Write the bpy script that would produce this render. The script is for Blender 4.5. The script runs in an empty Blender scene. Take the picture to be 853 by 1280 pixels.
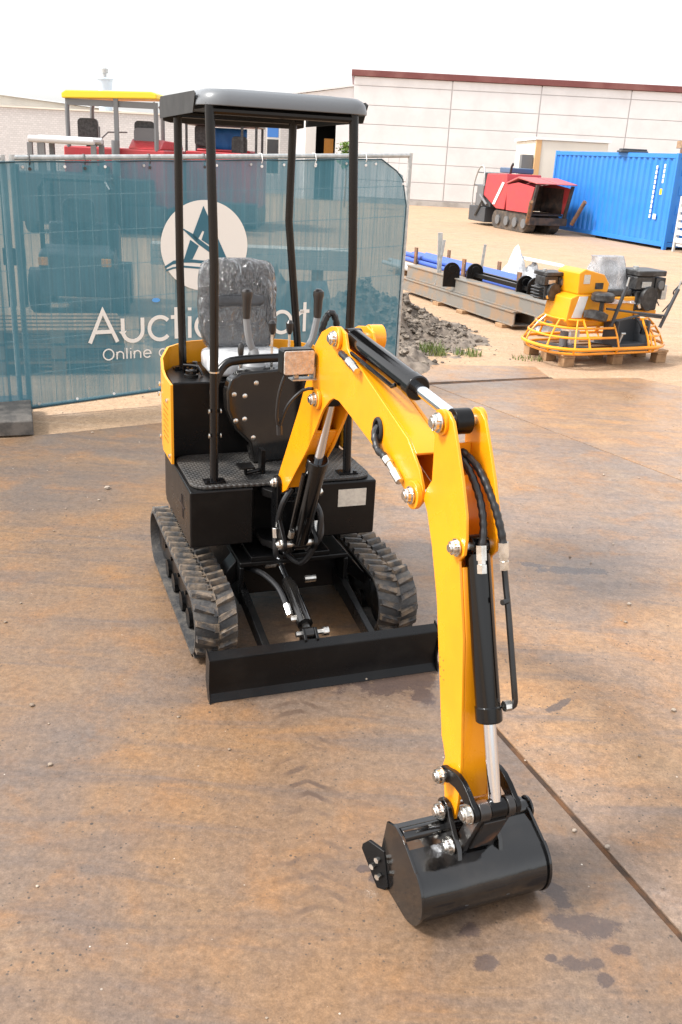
import bpy, bmesh, math, random
from mathutils import Vector, Matrix, noise

R = math.radians
rnd = random.Random(7)
sc = bpy.context.scene
COL = sc.collection

# ------------------------------------------------------------------ camera
cd = bpy.data.cameras.new("camera")
cam = bpy.data.objects.new("camera", cd)
COL.objects.link(cam)
p_, r_ = R(21.0), R(3.0)
fwd = Vector((0, math.cos(p_), -math.sin(p_)))
rt0 = Vector((1, 0, 0)); up0 = rt0.cross(fwd)
rt = math.cos(r_) * rt0 + math.sin(r_) * up0
up = -math.sin(r_) * rt0 + math.cos(r_) * up0
M3 = Matrix((rt, up, -fwd)).transposed()
cam.matrix_world = Matrix.Translation((0, 0, 2.02)) @ M3.to_4x4()
cd.sensor_fit = 'VERTICAL'; cd.sensor_height = 36.0; cd.sensor_width = 24.0
cd.lens = 36.0 * 1160 / 1280
cd.clip_start = 0.05; cd.clip_end = 2000
sc.camera = cam

# ------------------------------------------------------------------ sky, sun, exposure
SUN = Vector((-0.80, -0.16, 1.0)).normalized()
w = bpy.data.worlds.new("World"); sc.world = w; w.use_nodes = True
nt = w.node_tree
sky = nt.nodes.new('ShaderNodeTexSky'); sky.sky_type = 'NISHITA'; sky.sun_disc = False
sky.sun_elevation = math.asin(SUN.z); sky.sun_rotation = math.atan2(SUN.x, SUN.y)
sky.dust_density = 4.0; sky.air_density = 1.0
hs = nt.nodes.new('ShaderNodeHueSaturation'); hs.inputs['Saturation'].default_value = 0.22
bg = nt.nodes['Background']
gm = nt.nodes.new('ShaderNodeGamma'); gm.inputs['Gamma'].default_value = 0.55      # thin cloud evens the sky out
ml = nt.nodes.new('ShaderNodeMix'); ml.data_type = 'RGBA'; ml.blend_type = 'MULTIPLY'; ml.inputs[0].default_value = 1.0
ml.inputs[7].default_value = (3.2, 3.2, 3.2, 1)
nt.links.new(sky.outputs[0], hs.inputs['Color']); nt.links.new(hs.outputs[0], gm.inputs['Color'])
nt.links.new(gm.outputs[0], ml.inputs[6]); nt.links.new(ml.outputs[2], bg.inputs['Color'])
bg.inputs['Strength'].default_value = 0.15
sd = bpy.data.lights.new("sun", 'SUN'); so = bpy.data.objects.new("sun", sd); COL.objects.link(so)
sd.energy = 2.9; sd.angle = R(10); sd.color = (1.0, 0.965, 0.92)
so.rotation_euler = (-SUN).to_track_quat('-Z', 'Y').to_euler()
so.location = SUN * 30
vs = sc.view_settings
vs.view_transform = 'Standard'; vs.look = 'None'; vs.gamma = 1.0; vs.use_curve_mapping = False
vs.exposure = 0.74

# ------------------------------------------------------------------ materials
MATS = {}
def pm(name, c, rough=0.5, metal=0.0, c2=None, nscale=6.0, lo=0.42, hi=0.62, bump=0.0, bscale=80.0, coat=0.0,
       rvar=0.15, spec=0.5, coords='Object', detail=5.0, alpha=None, sheen=0.0):
    """principled material whose colour and roughness wander with noise"""
    if name in MATS: return MATS[name]
    m = bpy.data.materials.new(name); m.use_nodes = True; MATS[name] = m
    t = m.node_tree; b = t.nodes['Principled BSDF']
    tc = t.nodes.new('ShaderNodeTexCoord')
    n = t.nodes.new('ShaderNodeTexNoise'); n.inputs['Scale'].default_value = nscale; n.inputs['Detail'].default_value = detail
    n.inputs['Roughness'].default_value = 0.6
    t.links.new(tc.outputs[coords], n.inputs['Vector'])
    if c2 is not None:
        r = t.nodes.new('ShaderNodeValToRGB')
        r.color_ramp.elements[0].position = lo; r.color_ramp.elements[1].position = hi
        r.color_ramp.elements[0].color = (*c, 1); r.color_ramp.elements[1].color = (*c2, 1)
        t.links.new(n.outputs['Fac'], r.inputs[0]); t.links.new(r.outputs[0], b.inputs['Base Color'])
    else:
        b.inputs['Base Color'].default_value = (*c, 1)
    mr = t.nodes.new('ShaderNodeMapRange')
    mr.inputs['From Min'].default_value = 0.3; mr.inputs['From Max'].default_value = 0.7
    mr.inputs['To Min'].default_value = max(0.02, rough * (1 - rvar)); mr.inputs['To Max'].default_value = min(1, rough * (1 + rvar))
    t.links.new(n.outputs['Fac'], mr.inputs['Value']); t.links.new(mr.outputs[0], b.inputs['Roughness'])
    b.inputs['Metallic'].default_value = metal
    b.inputs['Specular IOR Level'].default_value = spec
    if coat:
        b.inputs['Coat Weight'].default_value = coat; b.inputs['Coat Roughness'].default_value = 0.12
    if bump:
        n2 = t.nodes.new('ShaderNodeTexNoise'); n2.inputs['Scale'].default_value = bscale; n2.inputs['Detail'].default_value = 4
        t.links.new(tc.outputs[coords], n2.inputs['Vector'])
        bp = t.nodes.new('ShaderNodeBump'); bp.inputs['Strength'].default_value = bump; bp.inputs['Distance'].default_value = 0.01
        t.links.new(n2.outputs['Fac'], bp.inputs['Height']); t.links.new(bp.outputs[0], b.inputs['Normal'])
    return m

YEL = pm('yellow_paint', (0.86, 0.325, 0.0055), 0.28, c2=(0.79, 0.285, 0.005), nscale=3, coat=0.25, bump=0.03, bscale=160)
ORG = pm('orange_paint', (0.80, 0.33, 0.008), 0.35, c2=(0.76, 0.30, 0.008), nscale=3, coat=0.2)
BLK = pm('black_paint', (0.003, 0.003, 0.0033), 0.30, c2=(0.009, 0.008, 0.0073), nscale=7, lo=0.5, hi=0.75, bump=0.05, bscale=120, spec=0.27)
GLB = pm('gloss_black', (0.0045, 0.0045, 0.005), 0.12, c2=(0.010, 0.009, 0.008), nscale=9, spec=0.55)
BKT = pm('bucket_black', (0.0035, 0.0035, 0.0038), 0.11, c2=(0.014, 0.0115, 0.0095), nscale=8, lo=0.5, hi=0.75, bump=0.16, bscale=11, spec=0.75, rvar=0.6)
PST = pm('post_black', (0.004, 0.004, 0.0045), 0.24, spec=0.36)
CYB = pm('cylinder_black', (0.003, 0.003, 0.0033), 0.10, spec=0.42)
RUB = pm('track_rubber', (0.036, 0.036, 0.037), 0.55, c2=(0.105, 0.092, 0.078), nscale=14, lo=0.44, hi=0.70, bump=0.25, bscale=90)
LUG = pm('lug_rubber', (0.042, 0.041, 0.041), 0.55, c2=(0.17, 0.125, 0.085), nscale=22, lo=0.42, hi=0.64, bump=0.25, bscale=110)
HOS = pm('hose_rubber', (0.012, 0.012, 0.013), 0.38, bump=0.05)
ZNC = pm('zinc', (0.72, 0.71, 0.68), 0.26, 1.0, c2=(0.5, 0.47, 0.42), nscale=30)
CHR = pm('chrome', (0.74, 0.77, 0.82), 0.14, 1.0)
GALV = pm('galvanised', (0.42, 0.44, 0.44), 0.45, 0.7, c2=(0.55, 0.56, 0.55), nscale=25)
ROOF = pm('roof_plastic', (0.125, 0.134, 0.144), 0.34, bump=0.02, spec=0.5)
UND = pm('underside_black', (0.010, 0.010, 0.010), 0.6)
GRY = pm('grey_plastic', (0.20, 0.205, 0.21), 0.45)
GRIP = pm('grip_black', (0.018, 0.016, 0.015), 0.35, coat=0.2)
CON = pm('concrete', (0.075, 0.07, 0.065), 0.85, c2=(0.15, 0.135, 0.12), nscale=9, bump=0.4, bscale=60)
WOOD = pm('raw_wood', (0.36, 0.22, 0.115), 0.75, c2=(0.26, 0.15, 0.075), nscale=12, bump=0.2)
RST = pm('rusty_steel', (0.15, 0.10, 0.07), 0.7, 0.2, c2=(0.30, 0.14, 0.06), nscale=10, bump=0.2)
BEAM = pm('beam_steel', (0.22, 0.21, 0.19), 0.55, 0.3, c2=(0.30, 0.21, 0.14), nscale=4, lo=0.45, hi=0.6)
DGR = pm('dark_grey_steel', (0.05, 0.055, 0.062), 0.5, bump=0.05)
RED = pm('red_paint', (0.46, 0.045, 0.055), 0.45, c2=(0.38, 0.05, 0.05), nscale=3)
BLU = pm('container_blue', (0.020, 0.19, 0.62), 0.45, c2=(0.035, 0.20, 0.55), nscale=1.5, lo=.4, hi=.7)
BLP = pm('pipe_blue', (0.05, 0.11, 0.42), 0.45)
WHT = pm('white_paint', (0.78, 0.78, 0.76), 0.5)
CLAD = pm('white_cladding', (0.70, 0.695, 0.70), 0.6, c2=(0.64, 0.63, 0.635), nscale=0.7)
SEAM = pm('seam_grey', (0.50, 0.48, 0.48), 0.7)
TRIM = pm('red_trim', (0.16, 0.045, 0.042), 0.6, c2=(0.22, 0.09, 0.08), nscale=0.8)
CREAM = pm('cream_wall', (0.70, 0.66, 0.58), 0.7, c2=(0.64, 0.60, 0.53), nscale=0.6)
ENG = pm('engine_black', (0.016, 0.016, 0.017), 0.4, c2=(0.05, 0.05, 0.05), nscale=16)
DIRT = pm('dug_dirt', (0.105, 0.085, 0.068), 0.95, c2=(0.24, 0.195, 0.155), nscale=7, lo=0.35, hi=0.68, bump=0.8, bscale=22)
CLOD = pm('clod_dirt', (0.10, 0.082, 0.066), 0.95, c2=(0.23, 0.19, 0.15), nscale=20, bump=0.6, bscale=40)
GRS = pm('grass_green', (0.11, 0.17, 0.035), 0.6, c2=(0.19, 0.21, 0.07), nscale=8)
PANE = pm('dark_pane', (0.05, 0.055, 0.06), 0.12)
BLUEPANEL = pm('blue_panel', (0.05, 0.20, 0.58), 0.4)
YROOF = pm('yellow_roof', (0.80, 0.58, 0.03), 0.45)
STRAP = pm('steel_grey', (0.16, 0.165, 0.17), 0.5, 0.3)
LABEL = pm('label_film', (0.62, 0.58, 0.50), 0.45, c2=(0.52, 0.48, 0.42), nscale=60)
TYEL = pm('sticker_yellow', (0.75, 0.60, 0.02), 0.45)
TXW = pm('print_white', (0.80, 0.76, 0.70), 0.7)
TXT = pm('print_teal', (0.035, 0.13, 0.18), 0.7)
LENS = pm('lamp_lens', (0.42, 0.36, 0.31), 0.18, 0.15, c2=(0.56, 0.50, 0.44), nscale=40, coat=0.6, bump=0.5, bscale=90)
FLOORIN = pm('interior_dark', (0.02, 0.02, 0.022), 0.9)

def mat_film(milk=0.12, nm='plastic_film'):
    """thin clear plastic: see-through, glossy at its creases, a little milky"""
    m = bpy.data.materials.new(nm); m.use_nodes = True
    t = m.node_tree; b = t.nodes['Principled BSDF']; L = t.links.new
    tc = t.nodes.new('ShaderNodeTexCoord')
    mp = t.nodes.new('ShaderNodeMapping'); mp.inputs['Scale'].default_value = (1.6, 1.0, 0.8); mp.inputs['Rotation'].default_value = (0, R(25), 0)
    L(tc.outputs['Object'], mp.inputs[0])
    n = t.nodes.new('ShaderNodeTexNoise'); n.inputs['Scale'].default_value = 13; n.inputs['Detail'].default_value = 4
    n.inputs['Distortion'].default_value = 0.8; n.inputs['Roughness'].default_value = 0.55
    L(mp.outputs[0], n.inputs['Vector'])
    sb = t.nodes.new('ShaderNodeMath'); sb.operation = 'SUBTRACT'; sb.inputs[1].default_value = 0.5; L(n.outputs['Fac'], sb.inputs[0])
    ab = t.nodes.new('ShaderNodeMath'); ab.operation = 'ABSOLUTE'; L(sb.outputs[0], ab.inputs[0])
    bp = t.nodes.new('ShaderNodeBump'); bp.inputs['Strength'].default_value = 1.0; bp.inputs['Distance'].default_value = 0.09
    L(ab.outputs[0], bp.inputs['Height'])
    fr = t.nodes.new('ShaderNodeFresnel'); fr.inputs['IOR'].default_value = 1.75; L(bp.outputs[0], fr.inputs['Normal'])
    gl = t.nodes.new('ShaderNodeBsdfGlossy'); gl.inputs['Roughness'].default_value = 0.10; L(bp.outputs[0], gl.inputs['Normal'])
    tr = t.nodes.new('ShaderNodeBsdfTransparent')
    b.inputs['Base Color'].default_value = (0.60, 0.62, 0.65, 1); b.inputs['Roughness'].default_value = 0.4
    m1 = t.nodes.new('ShaderNodeMixShader'); m1.inputs[0].default_value = milk; L(tr.outputs[0], m1.inputs[1]); L(b.outputs[0], m1.inputs[2])
    m2 = t.nodes.new('ShaderNodeMixShader'); L(fr.outputs[0], m2.inputs[0]); L(m1.outputs[0], m2.inputs[1]); L(gl.outputs[0], m2.inputs[2])
    L(m2.outputs[0], t.nodes['Material Output'].inputs[0])
    return m
FILM = mat_film(0.10); FILM2 = mat_film(0.42, 'cloudy_film')
SEAT = pm('seat_vinyl', (0.040, 0.042, 0.046), 0.3, c2=(0.075, 0.077, 0.082), nscale=5, bump=0.4, bscale=22)
WRAP = pm('white_wrap', (0.62, 0.63, 0.64), 0.25, c2=(0.36, 0.37, 0.39), nscale=11, lo=0.46, hi=0.66, coat=0.4, bump=0.5, bscale=26)

def mat_mat():
    m = bpy.data.materials.new('tread_rubber'); m.use_nodes = True
    t = m.node_tree; b = t.nodes['Principled BSDF']
    tc = t.nodes.new('ShaderNodeTexCoord')
    hs_ = []
    for ang in (35, -35):
        mp = t.nodes.new('ShaderNodeMapping'); mp.inputs['Rotation'].default_value = (0, 0, R(ang))
        wv = t.nodes.new('ShaderNodeTexWave'); wv.inputs['Scale'].default_value = 15
        t.links.new(tc.outputs['Object'], mp.inputs[0]); t.links.new(mp.outputs[0], wv.inputs['Vector']); hs_.append(wv)
    mx = t.nodes.new('ShaderNodeMath'); mx.operation = 'MAXIMUM'
    t.links.new(hs_[0].outputs['Fac'], mx.inputs[0]); t.links.new(hs_[1].outputs['Fac'], mx.inputs[1])
    bp = t.nodes.new('ShaderNodeBump'); bp.inputs['Strength'].default_value = 0.8; bp.inputs['Distance'].default_value = 0.005
    t.links.new(mx.outputs[0], bp.inputs['Height']); t.links.new(bp.outputs[0], b.inputs['Normal'])
    n = t.nodes.new('ShaderNodeTexNoise'); n.inputs['Scale'].default_value = 7; t.links.new(tc.outputs['Object'], n.inputs['Vector'])
    r = t.nodes.new('ShaderNodeValToRGB'); r.color_ramp.elements[0].position = .4; r.color_ramp.elements[1].position = .7
    r.color_ramp.elements[0].color = (0.022, 0.022, 0.022, 1); r.color_ramp.elements[1].color = (0.060, 0.054, 0.048, 1)
    t.links.new(n.outputs['Fac'], r.inputs[0]); t.links.new(r.outputs[0], b.inputs['Base Color'])
    b.inputs['Roughness'].default_value = 0.5
    return m
MATRUB = mat_mat()

def mat_banner():
    m = bpy.data.materials.new('banner_mesh'); m.use_nodes = True
    t = m.node_tree; b = t.nodes['Principled BSDF']
    tc = t.nodes.new('ShaderNodeTexCoord')
    n = t.nodes.new('ShaderNodeTexNoise'); n.inputs['Scale'].default_value = 2.2; n.inputs['Detail'].default_value = 5
    t.links.new(tc.outputs['Object'], n.inputs['Vector'])
    r = t.nodes.new('ShaderNodeValToRGB'); r.color_ramp.elements[0].position = .35; r.color_ramp.elements[1].position = .7
    r.color_ramp.elements[0].color = (0.056, 0.190, 0.250, 1); r.color_ramp.elements[1].color = (0.080, 0.225, 0.285, 1)
    t.links.new(n.outputs['Fac'], r.inputs[0]); t.links.new(r.outputs[0], b.inputs['Base Color'])
    b.inputs['Roughness'].default_value = 0.75
    mp = t.nodes.new('ShaderNodeMapping'); mp.inputs['Scale'].default_value = (60, 60, 2.0)
    n2 = t.nodes.new('ShaderNodeTexNoise'); n2.inputs['Scale'].default_value = 1.0
    t.links.new(tc.outputs['Object'], mp.inputs[0]); t.links.new(mp.outputs[0], n2.inputs['Vector'])
    mr = t.nodes.new('ShaderNodeMapRange'); mr.inputs['From Min'].default_value = .3; mr.inputs['From Max'].default_value = .7
    mr.inputs['To Min'].default_value = 0.72; mr.inputs['To Max'].default_value = 0.86
    t.links.new(n2.outputs['Fac'], mr.inputs['Value'])
    tr = t.nodes.new('ShaderNodeBsdfTransparent'); mx = t.nodes.new('ShaderNodeMixShader')
    t.links.new(mr.outputs[0], mx.inputs[0]); t.links.new(tr.outputs[0], mx.inputs[1]); t.links.new(b.outputs[0], mx.inputs[2])
    t.links.new(mx.outputs[0], t.nodes['Material Output'].inputs[0])
    return m
BANNER = mat_banner()

def mat_blocks():
    m = bpy.data.materials.new('grey_blockwork'); m.use_nodes = True
    t = m.node_tree; b = t.nodes['Principled BSDF']
    tc = t.nodes.new('ShaderNodeTexCoord')
    mp = t.nodes.new('ShaderNodeMapping'); mp.inputs['Rotation'].default_value = (R(90), 0, 0)
    br = t.nodes.new('ShaderNodeTexBrick'); br.inputs['Scale'].default_value = 2.6
    br.inputs['Color1'].default_value = (0.50, 0.49, 0.49, 1); br.inputs['Color2'].default_value = (0.58, 0.565, 0.565, 1)
    br.inputs['Mortar'].default_value = (0.45, 0.44, 0.435, 1); br.inputs['Mortar Size'].default_value = 0.03
    t.links.new(tc.outputs['Object'], mp.inputs[0]); t.links.new(mp.outputs[0], br.inputs['Vector'])
    t.links.new(br.outputs['Color'], b.inputs['Base Color']); b.inputs['Roughness'].default_value = 0.9
    return m
BLOCKS = mat_blocks()

# wet or oily spots lying on the plates: world x, y, radius, stretch angle, stretch
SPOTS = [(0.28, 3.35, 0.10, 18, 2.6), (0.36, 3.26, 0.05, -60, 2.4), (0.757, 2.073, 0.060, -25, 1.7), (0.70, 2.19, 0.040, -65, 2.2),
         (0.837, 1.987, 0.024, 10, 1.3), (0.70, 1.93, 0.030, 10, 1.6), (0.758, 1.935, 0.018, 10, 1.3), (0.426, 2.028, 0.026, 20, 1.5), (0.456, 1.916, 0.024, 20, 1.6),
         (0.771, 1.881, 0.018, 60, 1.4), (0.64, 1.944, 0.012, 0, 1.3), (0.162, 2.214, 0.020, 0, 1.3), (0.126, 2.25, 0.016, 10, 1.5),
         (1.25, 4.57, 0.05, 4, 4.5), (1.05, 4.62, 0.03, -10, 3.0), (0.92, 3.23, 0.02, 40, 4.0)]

def mat_ground(name, steel=True, warm=1.0, seed=0.0):
    m = bpy.data.materials.new(name); m.use_nodes = True
    t = m.node_tree; b = t.nodes['Principled BSDF']; L = t.links.new
    g = t.nodes.new('ShaderNodeNewGeometry')
    add = t.nodes.new('ShaderNodeVectorMath'); add.operation = 'ADD'; add.inputs[1].default_value = (seed, seed * 1.7, seed)
    L(g.outputs['Position'], add.inputs[0]); P = add.outputs[0]
    def noise_(scale, detail=6, rough=0.6, dist=0.0, vec=None):
        n = t.nodes.new('ShaderNodeTexNoise'); n.inputs['Scale'].default_value = scale; n.inputs['Detail'].default_value = detail
        n.inputs['Roughness'].default_value = rough; n.inputs['Distortion'].default_value = dist
        L(vec or P, n.inputs['Vector']); return n.outputs['Fac']
    def ramp(f, p0, p1, c0=(0, 0, 0), c1=(1, 1, 1)):
        r = t.nodes.new('ShaderNodeValToRGB'); e = r.color_ramp.elements
        e[0].position = p0; e[1].position = p1; e[0].color = (*c0, 1); e[1].color = (*c1, 1)
        L(f, r.inputs[0]); return r.outputs[0]
    def mix(f, a, c, blend='MIX'):
        x = t.nodes.new('ShaderNodeMix'); x.data_type = 'RGBA'; x.blend_type = blend
        if isinstance(f, float): x.inputs[0].default_value = f
        else: L(f, x.inputs[0])
        for i, v in ((6, a), (7, c)):
            if isinstance(v, tuple): x.inputs[i].default_value = (*v, 1)
            else: L(v, x.inputs[i])
        return x.outputs[2]
    def math_(op, a, c=0.0):
        x = t.nodes.new('ShaderNodeMath'); x.operation = op
        for i, v in ((0, a), (1, c)):
            if isinstance(v, (int, float)): x.inputs[i].default_value = v
            else: L(v, x.inputs[i])
        return x.outputs[0]
    big = noise_(0.75, 7, 0.62, 0.6)
    mid = noise_(3.2, 8, 0.66, 0.4)
    fine = noise_(55, 5, 0.7)
    mp = t.nodes.new('ShaderNodeMapping'); mp.inputs['Rotation'].default_value = (0, 0, R(12)); mp.inputs['Scale'].default_value = (0.7, 5.0, 1)
    L(P, mp.inputs[0]); streak = noise_(1.4, 7, 0.65, 0.8, mp.outputs[0])
    if steel:
        col = mix(ramp(big, 0.38, 0.64), (0.180, 0.136, 0.112), (0.290, 0.168, 0.083))
        col = mix(math_('MULTIPLY', ramp(mid, 0.50, 0.76), 0.8), col, (0.325, 0.158, 0.056))
        col = mix(math_('MULTIPLY', ramp(streak, 0.48, 0.66), 0.7), col, (0.145, 0.112, 0.098))
        col = mix(math_('MULTIPLY', ramp(noise_(1.9, 8, 0.7, 0.3), 0.54, 0.70), 0.4), col, (0.31, 0.215, 0.135))
        col = mix(math_('MULTIPLY', ramp(noise_(11, 6, 0.72, 0.8), 0.54, 0.74), 0.5), col, (0.15, 0.090, 0.055))
    else:
        col = mix(ramp(big, 0.36, 0.64), (0.39, 0.27, 0.175), (0.44, 0.295, 0.18))
        col = mix(math_('MULTIPLY', ramp(mid, 0.50, 0.72), 0.5), col, (0.30, 0.20, 0.13))
        col = mix(math_('MULTIPLY', ramp(streak, 0.5, 0.70), 0.5), col, (0.50, 0.38, 0.28))
    if steel: col = mix(1.0, col, (0.79 * warm, 0.78 * warm, 0.75 * warm), 'MULTIPLY')
    col = mix(0.6, col, ramp(fine, 0.3, 0.7, (0.55, 0.55, 0.55), (1.35, 1.35, 1.35)), 'MULTIPLY')
    med = noise_(24, 6, 0.75)
    col = mix(0.55, col, ramp(med, 0.32, 0.68, (0.62, 0.60, 0.58), (1.30, 1.30, 1.30)), 'MULTIPLY')
    vfine = noise_(170, 4, 0.85)
    col = mix(0.55, col, ramp(vfine, 0.34, 0.66, (0.55, 0.53, 0.52), (1.38, 1.38, 1.38)), 'MULTIPLY')
    # grit: dark and pale specks of random size
    def specks(scale, size, col_, keep, colr):
        v = t.nodes.new('ShaderNodeTexVoronoi'); v.inputs['Scale'].default_value = scale
        L(P, v.inputs['Vector'])
        s = t.nodes.new('ShaderNodeSeparateColor'); L(v.outputs['Color'], s.inputs[0])
        inside = math_('LESS_THAN', v.outputs['Distance'], math_('MULTIPLY', s.outputs[1], size))
        k = math_('MULTIPLY', inside, math_('GREATER_THAN', s.outputs[0], keep))
        return mix(k, colr, col_)
    base_col = col
    col = specks(95, 0.42, (0.060, 0.045, 0.035), 0.90, col)
    col = specks(41, 0.26, (0.060, 0.045, 0.035), 0.90, col)
    col = specks(23, 0.15, (0.050, 0.038, 0.030), 0.93, col)
    col = specks(31, 0.12, (0.60, 0.54, 0.46), 0.93, col)
    col = mix(ramp(noise_(1.3, 4, 0.6, 0.5), 0.38, 0.56), base_col, col)      # grit gathers in patches
    wet = None
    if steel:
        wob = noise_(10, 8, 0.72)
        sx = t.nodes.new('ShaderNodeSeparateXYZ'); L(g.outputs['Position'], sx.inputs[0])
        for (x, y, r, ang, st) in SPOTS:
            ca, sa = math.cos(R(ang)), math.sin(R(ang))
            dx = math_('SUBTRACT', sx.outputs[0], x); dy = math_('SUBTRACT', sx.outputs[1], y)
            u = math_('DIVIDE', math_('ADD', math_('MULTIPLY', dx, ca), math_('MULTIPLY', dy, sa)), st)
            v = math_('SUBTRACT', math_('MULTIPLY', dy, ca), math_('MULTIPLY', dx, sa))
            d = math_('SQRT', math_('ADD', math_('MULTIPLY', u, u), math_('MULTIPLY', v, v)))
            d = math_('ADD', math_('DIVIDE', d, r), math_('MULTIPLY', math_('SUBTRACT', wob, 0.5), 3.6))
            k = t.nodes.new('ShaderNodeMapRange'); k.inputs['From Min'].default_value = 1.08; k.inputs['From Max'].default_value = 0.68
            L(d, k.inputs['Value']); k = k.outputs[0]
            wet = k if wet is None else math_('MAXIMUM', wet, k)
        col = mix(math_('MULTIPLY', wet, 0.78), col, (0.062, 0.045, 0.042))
        # prints left by the rubber tracks in front of the machine
        lane = math_('ABSOLUTE', math_('SUBTRACT', math_('ADD', sx.outputs[0], math_('MULTIPLY', math_('SUBTRACT', sx.outputs[1], 2.5), 0.113)), -0.05))
        ph = math_('ADD', math_('MULTIPLY', math_('ADD', sx.outputs[1], math_('MULTIPLY', lane, 0.55)), 88.0), math_('MULTIPLY', math_('SUBTRACT', noise_(7, 4, 0.6), 0.5), 5.0))
        bars = math_('SINE', ph)
        lk = t.nodes.new('ShaderNodeMapRange'); lk.inputs['From Min'].default_value = 0.13; lk.inputs['From Max'].default_value = 0.05
        L(lane, lk.inputs['Value'])
        ly = t.nodes.new('ShaderNodeMapRange'); ly.inputs['From Min'].default_value = 1.95; ly.inputs['From Max'].default_value = 2.15
        L(sx.outputs[1], ly.inputs['Value'])
        k = math_('MULTIPLY', math_('MULTIPLY', lk.outputs[0], ly.outputs[0]), math_('MULTIPLY', ramp(bars, 0.15, 0.75), ramp(noise_(6, 5, 0.7), 0.44, 0.60)))
        col = mix(math_('MULTIPLY', k, 0.95), col, (0.085, 0.055, 0.040))
    L(col, b.inputs['Base Color'])
    rg = t.nodes.new('ShaderNodeMapRange'); rg.inputs['From Min'].default_value = 0.3; rg.inputs['From Max'].default_value = 0.7
    rg.inputs['To Min'].default_value = 0.26 if steel else 0.6; rg.inputs['To Max'].default_value = 0.52 if steel else 0.85
    L(mid, rg.inputs['Value'])
    ro = rg.outputs[0]
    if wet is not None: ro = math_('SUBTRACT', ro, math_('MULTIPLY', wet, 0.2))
    L(ro, b.inputs['Roughness']); b.inputs['Specular IOR Level'].default_value = 0.5 if steel else 0.3
    bp = t.nodes.new('ShaderNodeBump'); bp.inputs['Strength'].default_value = 0.35; bp.inputs['Distance'].default_value = 0.004
    L(math_('ADD', fine, math_('MULTIPLY', mid, 1.5)), bp.inputs['Height']); L(bp.outputs[0], b.inputs['Normal'])
    return m

# ------------------------------------------------------------------ mesh helpers
def V3(*a): return Vector(a)
class MB:
    def __init__(s): s.bm = bmesh.new()
    def faces(s, vs, fs):
        bv = [s.bm.verts.new(v) for v in vs]
        for f in fs:
            try: s.bm.faces.new([bv[i] for i in f])
            except ValueError: pass
        return s
    def box(s, x0, x1, y0, y1, z0, z1, M=None):
        vs = [Vector((x, y, z)) for x in (x0, x1) for y in (y0, y1) for z in (z0, z1)]
        if M: vs = [M @ v for v in vs]
        return s.faces(vs, [(0, 1, 3, 2), (4, 6, 7, 5), (0, 4, 5, 1), (2, 3, 7, 6), (0, 2, 6, 4), (1, 5, 7, 3)])
    def prism(s, poly, a, b, f):
        """poly: list of (u, v); f(u, v, w) -> point; caps at w = a and w = b"""
        n = len(poly)
        vs = [f(u, v, a) for u, v in poly] + [f(u, v, b) for u, v in poly]
        return s.faces(vs, [tuple(range(n))[::-1], tuple(range(n, 2 * n))] + [(i, (i + 1) % n, n + (i + 1) % n, n + i) for i in range(n)])
    def rings(s, rings, cap0=True, cap1=True, closed=False):
        bv = [[s.bm.verts.new(v) for v in r] for r in rings]; n = len(rings[0])
        m = len(rings)
        for k in range(m if closed else m - 1):
            A, B = bv[k], bv[(k + 1) % m]
            for i in range(n):
                s.bm.faces.new((A[i], A[(i + 1) % n], B[(i + 1) % n], B[i]))
        if not closed:
            if cap0: s.bm.faces.new(bv[0][::-1])
            if cap1: s.bm.faces.new(bv[-1])
        return s
    def tube(s, pts, r, n=10, closed=False, flat=None):
        pts = [Vector(p) for p in pts]; m = len(pts)
        rad = r if isinstance(r, (list, tuple)) else [r] * m
        T = []
        for i in range(m):
            if closed: d = pts[(i + 1) % m] - pts[i - 1]
            else: d = pts[min(i + 1, m - 1)] - pts[max(i - 1, 0)]
            T.append(d.normalized())
        ref = Vector((0, 0, 1)) if abs(T[0].z) < 0.9 else Vector((1, 0, 0))
        N = (ref - T[0] * ref.dot(T[0])).normalized(); rings = []
        for i in range(m):
            N = (N - T[i] * N.dot(T[i])).normalized(); Bn = T[i].cross(N)
            rings.append([pts[i] + (N * math.cos(2 * math.pi * k / n) + Bn * math.sin(2 * math.pi * k / n)) * rad[i] for k in range(n)])
        return s.rings(rings, closed=closed)
    def cyl(s, p0, p1, r, n=20, r1=None):
        return s.tube([p0, p1], [r, r if r1 is None else r1], n)
    def lathe(s, p0, axis, prof, n=20):
        p0 = Vector(p0); a = Vector(axis).normalized()
        return s.tube_prof([(p0 + a * h, r) for h, r in prof], a, n)
    def tube_prof(s, pr, a, n):
        ref = Vector((0, 0, 1)) if abs(a.z) < 0.9 else Vector((1, 0, 0))
        N = (ref - a * ref.dot(a)).normalized(); Bn = a.cross(N)
        return s.rings([[p + (N * math.cos(2 * math.pi * k / n) + Bn * math.sin(2 * math.pi * k / n)) * max(r, 1e-4) for k in range(n)] for p, r in pr])
    def xf(s, M): bmesh.ops.transform(s.bm, matrix=M, verts=s.bm.verts); return s
    def build(s, name, mat, parent=None, bevel=0.0, seg=2, ang=35, label=None, mats=None):
        bmesh.ops.recalc_face_normals(s.bm, faces=s.bm.faces)
        me = bpy.data.meshes.new(name); s.bm.to_mesh(me); s.bm.free()
        me.materials.append(mat)
        me.shade_smooth(); me.set_sharp_from_angle(angle=R(ang))
        o = bpy.data.objects.new(name, me); COL.objects.link(o)
        if parent: o.parent = parent
        if bevel:
            bv = o.modifiers.new('bevel', 'BEVEL'); bv.width = bevel; bv.segments = seg; bv.limit_method = 'ANGLE'; bv.angle_limit = R(40)
            bv.harden_normals = True
        if label: o['label'] = label
        return o

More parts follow.
